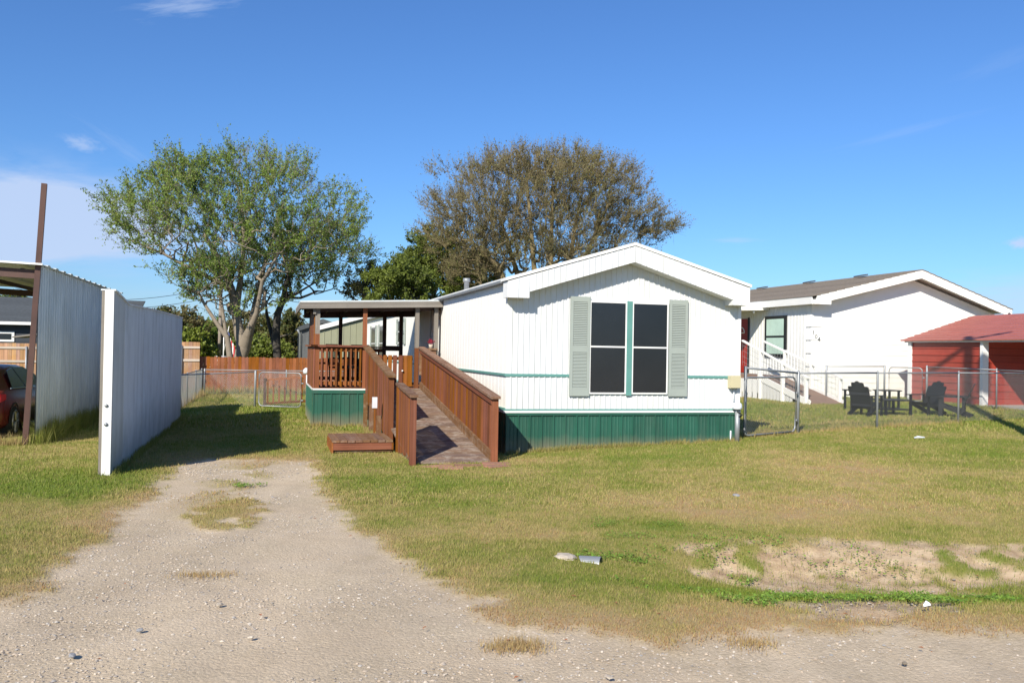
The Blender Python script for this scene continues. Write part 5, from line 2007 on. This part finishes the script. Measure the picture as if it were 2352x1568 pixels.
# dark trunk beside it
base, T = tree_frame(638, 44)
sc = 44 / 2000
tr2 = [[(T(637, 905), .24), (T(637, 820), .20), (T(634, 760), .19), (T(638, 720), .17)],
       [(T(638, 720), .15), (T(650, 690), .14), (T(656, 640, .3), .11), (T(668, 580, .5), .07)],
       [(T(632, 800), .11), (T(618, 760, .3), .10), (T(606, 722, .5), .08), (T(604, 690, .5), .05)],
       [(T(650, 690), .08), (T(690, 672, -.3), .06), (T(730, 650, -.5), .04)]]
cr2 = [(T(680, 600), (130 * sc, 3, 75 * sc), 1), (T(770, 570), (90 * sc, 2.2, 65 * sc), .4), (T(610, 660), (60 * sc, 1.6, 40 * sc), .2)]
grow_tree('shade_tree', 'dark trunked tree right of the large pale trunk behind the fence', base, tr2, cr2, 620, 'bark_dark', 'leaf_green', 26000, .066,
          r_tip=.011, twig=(3, .55), seed=8, leaf_on=.58, twig_m='bark_mid', rmax=.08, vase=.3)
# thin leaning trunk left
base, T = tree_frame(528, 41)
sc = 41 / 2000
tr3 = [[(T(530, 905), .17), (T(528, 820), .15), (T(522, 775), .13), (T(500, 745), .10), (T(470, 700), .07), (T(455, 670), .05)],
       [(T(520, 770), .09), (T(512, 720), .08), (T(505, 670), .06)]]
cr3 = [(T(470, 640), (70 * sc, 2, 50 * sc), 1), (T(510, 620), (60 * sc, 2, 50 * sc), .6)]
grow_tree('shade_tree', 'thin grey trunked tree leaning left of the large pale trunk', base, tr3, cr3, 260, 'bark_light', 'leaf_green', 9000, .066,
          r_tip=.011, twig=(3, .5), seed=12, leaf_on=.55, rmax=.05, vase=.3)

# wide brown tree behind the home
Y = 50
base, T = tree_frame(1262, Y)
sc = Y / 2000
tr4 = []
for k, (bx_, tx, ty, dy) in enumerate(((1180, 1085, 560, -1), (1205, 1150, 500, 1), (1235, 1210, 430, -1), (1262, 1270, 430, 0), (1290, 1340, 440, 1.5), (1300, 1390, 480, -1), (1180, 1060, 590, 1), (1310, 1420, 560, .5))):
    tr4.append([(T(bx_, 860, 0), .22), (T(bx_, 700, dy * .3), .19), (T((bx_ * 2 + tx) / 3, 620, dy * .6), .15), (T((bx_ + 2 * tx) / 3, (620 + ty) / 2, dy), .11), (T(tx, ty, dy * 1.4), .06)])
cr4 = [(T(1240, 475), (240 * sc, 5.5, 110 * sc), 1.0), (T(1080, 520), (112 * sc, 3.6, 88 * sc), .33), (T(1400, 480), (105 * sc, 3.6, 105 * sc), .34), (T(1250, 402), (185 * sc, 4.2, 52 * sc), .38),
       (T(1480, 535), (55 * sc, 2, 28 * sc), .04), (T(1110, 600), (90 * sc, 3, 60 * sc), .18), (T(1290, 590), (190 * sc, 3.6, 50 * sc), .30), (T(1530, 520), (38 * sc, .8, 12 * sc), .012)]
grow_tree('brown_tree', 'wide brown thinly leaved tree rising behind the white mobile home', base, tr4, cr4, 2700, 'twig', 'leaf_olive', 98000, .062,
          r_tip=.010, twig=(8, .75), seed=21, leaf_on=.66, twig_m='twig', rmax=.10, tone_bias=0, vase=.6, radial=.7, lumpy=.30)
# denser green trees at its left foot
for (px, pc, pyc, rx, rz_, Y, n, ln, lm, lab, sd, lo) in (
        (1010, 1000, 600, 80, 80, 55, 480, 52000, 'leaf_dark', 'dense dark green tree left of the wide brown tree behind the home', 31, .62),
        (930, 925, 655, 70, 45, 41, 340, 34000, 'leaf_dark', 'dark green bushy tree above the porch roof', 32, .66),
        (1080, 1085, 640, 60, 60, 54, 300, 30000, 'leaf_dark', 'dark green tree close above the roof of the home', 33, .62),
        (845, 850, 650, 55, 45, 47, 170, 7000, 'leaf_mixed', 'thin pale leaved tree above the left end of the porch roof', 34, .7)):
    base, T = tree_frame(px, Y)
    s_ = Y / 2000
    grow_tree('green_tree', lab, base, [[(T(px, 860), .2), (T(px, 740), .17), (T(px + 5, 690), .12)]],
              [(T(pc, pyc), (rx * s_, 2.4, rz_ * s_), 1.0), (T(pc - 10, pyc + 50), (rx * s_, 2.0, 45 * s_), .5)], n, 'bark_dark', lm, ln, .082, r_tip=.012, twig=(3, .45), seed=sd, leaf_on=lo, rmax=.1)
# tree line beyond the fences
line = [(430, 760, 42, 48, 70, 'leaf_mixed', 'leafy grey green tree just right of the metal wall'), (470, 772, 50, 45, 74, 'leaf_green', 'green tree left of the pale utility pole'),
        (442, 790, 34, 30, 60, 'leaf_yellow', 'bright yellow green bush above the cedar fence'), (520, 770, 45, 50, 76, 'leaf_mixed', 'mixed green tree behind the flags'),
        (575, 765, 50, 52, 72, 'leaf_mixed', 'autumn coloured tree behind the large pale trunk'), (620, 775, 45, 45, 66, 'leaf_mixed', 'olive tree between the pale and dark trunks'),
        (668, 765, 38, 50, 63, 'leaf_mixed', 'green tree just left of the dark shed'), (600, 800, 60, 22, 58, 'leaf_dark', 'low dark bush behind the brown fence'),
        (375, 735, 30, 22, 80, 'leaf_mixed', 'small bare topped tree showing over the metal wall'), (20, 705, 38, 26, 75, 'leaf_dark', 'dark tree above the navy house roof'),
        (75, 712, 20, 14, 78, 'leaf_dark', 'small dark tree behind the carport post')]
for i, (pc, pyc, rx, rz_, Y, lm, lab) in enumerate(line):
    base, T = tree_frame(pc, Y)
    s_ = Y / 2000
    grow_tree('distant_tree', lab, base, [[(T(pc, 850), .15), (T(pc, pyc + rz_ * .6), .12)]], [(T(pc, pyc), (rx * s_, 1.8, rz_ * s_), 1.0), (T(pc + 8, pyc + rz_ * .7), (rx * 1.1 * s_, 1.6, rz_ * .6 * s_), .6)],
              150, 'bark_mid', lm, 9000 if lm != 'leaf_yellow' else 11000, .15, r_tip=.015, twig=(3, .5), seed=50 + i, leaf_on=.9, rmax=.1, group='trees beyond the fences')
# pale dead limb low between the trunks
dl = tube(None, 'fallen_branch', 'bark_light', [px_at(748 / 1.0 - 0, 790, 52), px_at(775, 772, 52), px_at(800, 765, 52)], .06, 6, [1, .8, .4])
dl.data.transform(Matrix.Identity(4))
tag(dl, 'pale dead branch slanting between the pale and dark trunks', 'branch')
dl.location = px_at(620, 790, 52) - px_at(748, 790, 52)
# a continuous low scrub behind everything so that the horizon is closed
def scrub(name, label, x0, x1, y, h, n, lm, seed, sz=.3):
    R = np.random.default_rng(seed)
    X = R.uniform(x0, x1, n)
    Yy = y + R.normal(size=n) * 3 + X * .27
    top = h * (.55 + .75 * fnoise(X, X * 0, .12, seed, 4))
    Z = ground_z(X, Yy) + top * R.random(n) ** .7
    pos = np.stack([X, Yy, Z], -1)
    a = R.normal(size=(n, 3))
    a /= np.linalg.norm(a, axis=1, keepdims=True)
    b_ = np.cross(a, R.normal(size=(n, 3)))
    b_ /= np.linalg.norm(b_, axis=1, keepdims=True)
    L = sz * (.6 + R.random(n))[:, None]
    V = np.stack([pos - a * L * .5, pos + b_ * L * .4, pos + a * L * .5, pos - b_ * L * .4], 1).reshape(-1, 3)
    o = np_mesh(name, V, np.arange(n * 4).reshape(-1, 4), lm, None, {'tone': np.repeat(np.clip(R.random(n) * .5 + fnoise(X, Z, .2, seed, 3) * .6 - .1, 0, 1), 4)})
    tag(o, label, kind='stuff')


scrub('treeline', 'far scrub and woods closing the horizon', -110, 120, 95, 5.2, 60000, 'leaf_mixed', 77, .55)

# ================================================================== lawn grass, weeds, stones
KEEP_OUT = []


def blocked(x, y):
    """footprints where no lawn grows"""
    b = np.zeros(x.shape, bool)
    dx, dy = x - HX, y - HY
    s, v = dx * UX + dy * UY, dx * VX + dy * VY
    b |= (s > -.01) & (s < 4.3) & (v > -.01) & (v < 21.8)
    b |= (s > -2.82) & (s < 0) & (v > 5.58) & (v < 8.9)
    b |= (s > RL + .05) & (s < RR) & (v > RN - .02) & (v < 5.6)
    dx, dy = x - SX, y - SY
    s, v = dx * UX + dy * UY, dx * VX + dy * VY
    b |= (s > 0) & (s < 5.8) & (v < 3.3) & (v > -6)
    dx, dy = x - H2X, y - H2Y
    s, v = dx * UX + dy * UY, dx * VX + dy * VY
    b |= (s > 0) & (v > 0)
    dx, dy = x - CPX, y - CPY
    s, v = dx * UX + dy * UY, dx * VX + dy * VY
    b |= (s < -.2) & (v > .5) & (v < 12)
    return b


def blades(name, label, n, xr, yr, hmin, hmax, w, seed, dens=None, lm='grass', lean=.5, tone=None, near_bias=1.0):
    R = np.random.default_rng(seed)
    y = yr[0] + (yr[1] - yr[0]) * R.random(n) ** near_bias
    half = .62 * y + .6
    x = R.uniform(-1, 1, n) * half
    ok = (x > xr[0]) & (x < xr[1])
    x, y = x[ok], y[ok]
    gr, di = masks_at(x, y)
    dry = dry_at(x, y)
    p = (1 - gr) ** 1.6 * (1 - di * .93)
    p = p * (.25 + 1.0 * fnoise(x, y, 3.5, seed + 1, 4))
    if dens is not None:
        p = p * dens(x, y)
    ok = (R.random(len(x)) < p) & ~blocked(x, y)
    x, y, dry, gr = x[ok], y[ok], dry[ok], gr[ok]
    n = len(x)
    z = ground_z(x, y)
    h = (hmin + (hmax - hmin) * R.random(n) ** 1.5) * (.65 + .7 * fnoise(x, y, 1.3, seed + 2, 3)) * (1 - .45 * gr) * (1 - .45 * np.clip(dry - .55, 0, .45) / .45)
    an = R.uniform(0, 2 * pi, n)
    ww = w * (.6 + .8 * R.random(n))
    ln = np.abs(R.normal(size=n)) * lean * h
    la = R.uniform(0, 2 * pi, n)
    c, s = np.cos(an) * ww, np.sin(an) * ww
    p0 = np.stack([x - c, y - s, z - .006], -1)
    p1 = np.stack([x + c, y + s, z - .006], -1)
    p2 = np.stack([x + np.cos(la) * ln, y + np.sin(la) * ln, z + h], -1)
    V = np.stack([p0, p1, p2], 1).reshape(-1, 3)
    t = np.clip(dry + R.normal(size=n) * .20, 0, 1) if tone is None else tone(x, y, R)
    o = np_mesh(name, V, np.arange(n * 3).reshape(-1, 3), lm, None, {'tone': np.repeat(t, 3)})
    tag(o, label, kind='stuff')
    return o


blades('grass', 'short mown grass in the foreground', 520000, (-30, 30), (4.4, 9.5), .010, .038, .0026, 101)
blades('grass', 'short mown grass around the ramp and the home', 430000, (-30, 30), (9.5, 18), .014, .045, .005, 102)
blades('grass', 'lawn behind the fences', 260000, (-30, 30), (18, 38), .03, .075, .012, 103)


def edge_tufts(pts, n, spread, h, w, seed, name, label, lm='grass', tone=(.1, .5)):
    R = np.random.default_rng(seed)
    P_ = np.array(pts, float)
    seg = R.integers(0, len(P_) - 1, n)
    f = R.random(n)
    c = P_[seg] + (P_[seg + 1] - P_[seg]) * f[:, None]
    cl = fnoise(c[:, 0] * 2, c[:, 1] * 2, 1.3, seed, 3)
    keep = cl + .3 * R.random(n) > .52
    c, cl = c[keep], cl[keep]
    n = len(c)
    x, y = c[:, 0] + R.normal(size=n) * spread, c[:, 1] + R.normal(size=n) * spread
    z = ground_z(x, y)
    hh = h * (.3 + R.random(n)) * (.5 + cl)
    an, la = R.uniform(0, 2 * pi, n), R.uniform(0, 2 * pi, n)
    ln = hh * np.abs(R.normal(size=n)) * .45
    cs, sn = np.cos(an) * w, np.sin(an) * w
    V = np.stack([np.stack([x - cs, y - sn, z - .01], -1), np.stack([x + cs, y + sn, z - .01], -1), np.stack([x + np.cos(la) * ln, y + np.sin(la) * ln, z + hh], -1)], 1).reshape(-1, 3)
    o = np_mesh(name, V, np.arange(n * 3).reshape(-1, 3), lm, None, {'tone': np.repeat(R.uniform(tone[0], tone[1], n), 3)})
    tag(o, label, kind='stuff')


cpw = [W(.12, k, CPX, CPY) for k in np.linspace(0, 7, 12)]
edge_tufts(cpw, 9000, .07, .30, .005, 201, 'tall_grass', 'tall unmown grass along the foot of the grey carport wall')
edge_tufts([W(-.1, -.1, CPX, CPY), W(-1.2, -.1, CPX, CPY)], 1400, .06, .22, .005, 202, 'tall_grass', 'dry tall grass at the foot of the leaning post', tone=(.5, 1))
edge_tufts([W(.05, k, WAX, WAY) for k in np.linspace(-.1, 10, 12)], 3500, .03, .10, .004, 203, 'edge_grass', 'grass creeping up the foot of the white metal wall')
edge_tufts([W(-.16, k, WAX, WAY) for k in np.linspace(-.1, 3, 6)], 1800, .05, .13, .004, 204, 'edge_grass', 'grass tuft behind the end post of the white metal wall')
edge_tufts([W(s, -.06) for s in np.linspace(0, 4.3, 10)], 5200, .03, .08, .004, 205, 'edge_grass', 'grass edge along the green skirting', tone=(.2, .9))
edge_tufts([W(s, 5.52) for s in np.linspace(-2.9, -1.7, 5)] + [W(RL - .08, k) for k in np.linspace(5, 1.5, 8)], 3800, .04, .09, .004, 206, 'edge_grass', 'grass edge along the porch skirting', tone=(.3, 1))
edge_tufts([(-14, 36.2), (-4, 38.5)], 3500, .12, .28, .012, 207, 'tall_grass', 'grass along the foot of the red stained fence', tone=(.2, .7))
edge_tufts([(-10, 25.5), (-10.9, 29), (-12.4, 35)], 2600, .08, .25, .010, 208, 'tall_grass', 'dry grass under the side chain link fence', tone=(.6, 1))
edge_tufts([(4.3, 15.9), (5.6, 17.0), (7.8, 18.5), (10.5, 20.4)], 3500, .06, .09, .006, 209, 'edge_grass', 'longer grass under the right chain link fence', tone=(.5, 1))


def weeds(center, r, n, size, seed, label, name='weeds'):
    R = np.random.default_rng(seed)
    a = R.uniform(0, 2 * pi, n)
    rr = np.sqrt(R.random(n))
    x = center[0] + np.cos(a) * rr * r[0]
    y = center[1] + np.sin(a) * rr * r[1]
    q_ = ((x - center[0]) / r[0]) ** 2 + ((y - center[1]) / r[1]) ** 2
    keep = (fnoise(x, y, 3.2, seed, 4) - .5) * 2.2 + .12 * R.normal(size=n) - .55 * q_ > -.05
    x, y = x[keep], y[keep]
    n = len(x)
    z = ground_z(x, y) + R.random(n) * .028 + .004
    pos = np.stack([x, y, z], -1)
    d = R.normal(size=(n, 3)) * (1, 1, .35)
    d /= np.linalg.norm(d, axis=1, keepdims=True)
    e = np.cross(d, np.array([0, 0, 1.]) + R.normal(size=(n, 3)) * .3)
    e /= np.linalg.norm(e, axis=1, keepdims=True)
    L = size * (.5 + R.random(n))[:, None]
    V = np.stack([pos - d * L * .5, pos + e * L * .3, pos + d * L * .5, pos - e * L * .3], 1).reshape(-1, 3)
    o = np_mesh(name, V, np.arange(n * 4).reshape(-1, 4), 'weed', None, {'tone': np.repeat(R.random(n), 4)})
    tag(o, label, kind='stuff')


weeds((3.3, 6.4), (2.6, .42), 26000, .022, 301, 'bright green low weeds along the ditch')
weeds((1.75, 6.15), (.6, .4), 6000, .022, 302, 'bright green weed clump left of the ditch')
weeds((1.5, 8.5), (1.0, .6), 7000, .016, 303, 'green clover patch in the lawn')
weeds((2.4, 7.6), (2.0, .6), 4000, .022, 304, 'scattered weeds on the bare earth')
weeds((-3.15, 10.7), (.25, .2), 700, .025, 305, 'small green weed in the middle of the drive')
weeds((1.3, 7.15), (.8, .45), 4500, .022, 306, 'green weeds beside the culvert end')


def pebbles(name, label, n, region, smin, smax, m, seed, wt=None):
    R = np.random.default_rng(seed)
    x = R.uniform(region[0], region[1], n)
    y = region[2] + (region[3] - region[2]) * R.random(n) ** 1.3
    gr, di = masks_at(x, y)
    p = gr if wt is None else wt(gr, di)
    p = p * sstep(fnoise(x, y, .9, seed, 4), .30, .62)
    ok = (R.random(n) < p) & (np.abs(x) < .62 * y + .5)
    x, y = x[ok], y[ok]
    n = len(x)
    z = ground_z(x, y) - .018
    r = smin + (smax - smin) * R.random(n) ** 4
    octa = np.array([(1, 0, 0), (.3, .95, .05), (-.8, .5, 0), (-.85, -.5, 0), (.35, -.9, 0), (.15, .1, .75), (-.2, -.15, .62)], float)
    Fo = np.array([(0, 1, 5), (1, 2, 5), (2, 6, 5), (2, 3, 6), (3, 4, 6), (4, 0, 5), (4, 5, 6)])
    an = R.uniform(0, 2 * pi, n)
    sc_ = 1 + R.normal(size=(n, 1, 3)) * .2
    v = octa[None] * (1 + R.normal(size=(n, 7, 3)) * .12) * sc_ * r[:, None, None]
    c, s = np.cos(an)[:, None], np.sin(an)[:, None]
    X = v[..., 0] * c - v[..., 1] * s
    Y_ = v[..., 0] * s + v[..., 1] * c
    V = np.stack([X + x[:, None], Y_ + y[:, None], v[..., 2] * .8 + z[:, None]], -1).reshape(-1, 3)
    F_ = (Fo[None] + 7 * np.arange(n)[:, None, None]).reshape(-1, 3)
    o = np_mesh(name, V, F_, m, None, {'tone': np.repeat(R.random(n), 7)})
    tag(o, label, kind='stuff')


def stone_mat():
    m = leaf_mat('gravel_stone', [(.26, .23, .20), (.38, .33, .28), (.44, .37, .29), (.48, .38, .28), (.58, .51, .42), (.33, .31, .29)], 0.0, .9)
    return m


M['gravel_stone'] = stone_mat()
pebbles('gravel', 'loose pebbles on the gravel road and drive', 95000, (-5.5, 5.5), 3.8, .003, .020, 'gravel_stone', 401) if False else None
pebbles('gravel', 'loose pebbles on the gravel road and drive', 90000, (-5.5, 5.5, 3.8, 9.5), .002, .013, 'gravel_stone', 401)
pebbles('gravel', 'loose pebbles farther up the drive', 26000, (-6.5, 0, 9.5, 13.6), .005, .02, 'gravel_stone', 402)
pebbles('rubble', 'small clods on the bare earth by the ditch', 12000, (1.2, 7.5, 5.3, 8.6), .003, .016, 'stone', 403, lambda g, d: d * .5)


def rock(name, label, x, y, r, m, sq=(1, .8, .5), seed=0, group=None):
    R = random.Random(seed)
    bm = __import__('bmesh').new()
    __import__('bmesh').ops.create_icosphere(bm, subdivisions=2, radius=1)
    for v in bm.verts:
        k = 1 + R.uniform(-.16, .16)
        v.co = Vector((v.co.x * sq[0] * k, v.co.y * sq[1] * k, v.co.z * sq[2] * k)) * r
    me = bpy.data.meshes.new(name)
    bm.to_mesh(me)
    bm.free()
    o = link(name, me, None, m)
    o.location = (x, y, gz(x, y) + r * sq[2] * .25)
    o.rotation_euler = (0, 0, R.random() * 6)
    return tag(o, label, 'stone', group)


rock('stone', 'largest pale stone lying on the gravel drive', -1.84, 5.58, .022, 'stone', seed=1)
rock('stone', 'dark grey stone on the gravel at the lower left', -2.29, 4.61, .026, 'stone_grey', (1.2, .7, .4), seed=2)
rock('stone', 'pale stone near the bottom of the gravel drive', -1.45, 4.95, .018, 'stone', seed=3)
rock('stone', 'grey stone beside a pale one low on the drive', -2.12, 5.05, .018, 'stone_grey', (1.1, .8, .6), seed=4)
rock('stone', 'flat pink tan stone half buried in grass beside the culvert end', .47, 7.14, .08, 'stone', (1.4, .9, .35), seed=5)
rock('stone', 'small pale stone in the lawn right of the drive', 2.67, 10.27, .05, 'stone_grey', (1.2, .8, .4), seed=6)
rock('stone', 'round brown stone on the road at the lower right', 2.15, 4.72, .014, 'bark_mid', (1, 1, .7), seed=7)
rock('stone', 'flat pale stone on the road below the straw clump', .52, 4.45, .022, 'stone', (1.2, .8, .4), seed=8)

# galvanised culvert end poking from the grass
cv = thing('culvert_end', 'cut galvanised culvert pipe end sticking out of the grass', 'culvert', (.69, 7.06, gz(.69, 7.06) - .02), radians(72))
b = MB()
n_ = 12
for k in range(n_):
    pass
Vc = []
for k in range(n_ + 1):
    an = pi * k / n_
    for yy, rr in ((-.10, .095), (.10, .085)):
        Vc.append((rr * cos(an) * 1.0, yy + (.10 * sin(an) if yy > 0 else 0), rr * sin(an) * .75))
Fc_ = [(2 * k, 2 * k + 1, 2 * k + 3, 2 * k + 2) for k in range(n_)]
cv.scale = (.8, .6, .9)
po = mesh('pipe_shell', Vc, Fc_, 'galv', cv)
sd2 = po.modifiers.new('thickness', 'SOLIDIFY')
sd2.thickness = .006
# bits of litter
for x, y, w_, lab, m in ((2.77, 5.77, .026, 'scrap of white paper on the grass near the ditch', 'paper'), (7.6, 16.2, .11, 'flat bluish white scrap lying on the right lawn', 'white_plastic')):
    o = mesh('litter', [(-w_, -w_ * .4, 0), (w_ * .9, -w_ * .3, .01), (w_, w_ * .4, .02), (0, w_ * .5, .035), (-w_ * .8, w_ * .3, .01)], [(0, 1, 3, 4), (1, 2, 3)], m)
    o.location = (x, y, gz(x, y) + .02)
    tag(o, lab, 'litter')
R_ = random.Random(5)
b = MB()
for i in range(70):
    x, y = R_.uniform(-3.5, 6), R_.uniform(4.2, 9.5)
    s_ = R_.uniform(.008, .024)
    z = gz(x, y) + .012
    an = R_.random() * 6
    c, s = cos(an) * s_, sin(an) * s_
    b.add([(x - c, y - s, z), (x + s * .5, y - c * .5, z + .006), (x + c, y + s, z + .003), (x - s * .5, y + c * .5, z + .008)], [(0, 1, 2, 3)])
tag(b.build('leaf_litter', 'leaf_litter'), 'small brown dead leaves scattered on the gravel and grass', kind='stuff')
# straw clumps on the road edge
edge_tufts([(-.06, 4.88), (.05, 4.95), (.17, 4.88)], 900, .06, .025, .002, 501, 'straw', 'clump of dry straw on the road edge', tone=(.75, 1))
edge_tufts([(1.3, 5.02), (1.5, 5.05)], 500, .06, .02, .002, 502, 'straw', 'second clump of dry straw at the road edge', tone=(.75, 1))
edge_tufts([(-2.4, 6.35), (-2.0, 6.4)], 500, .05, .02, .002, 503, 'straw', 'thin dry straw on the middle of the drive', tone=(.75, 1))
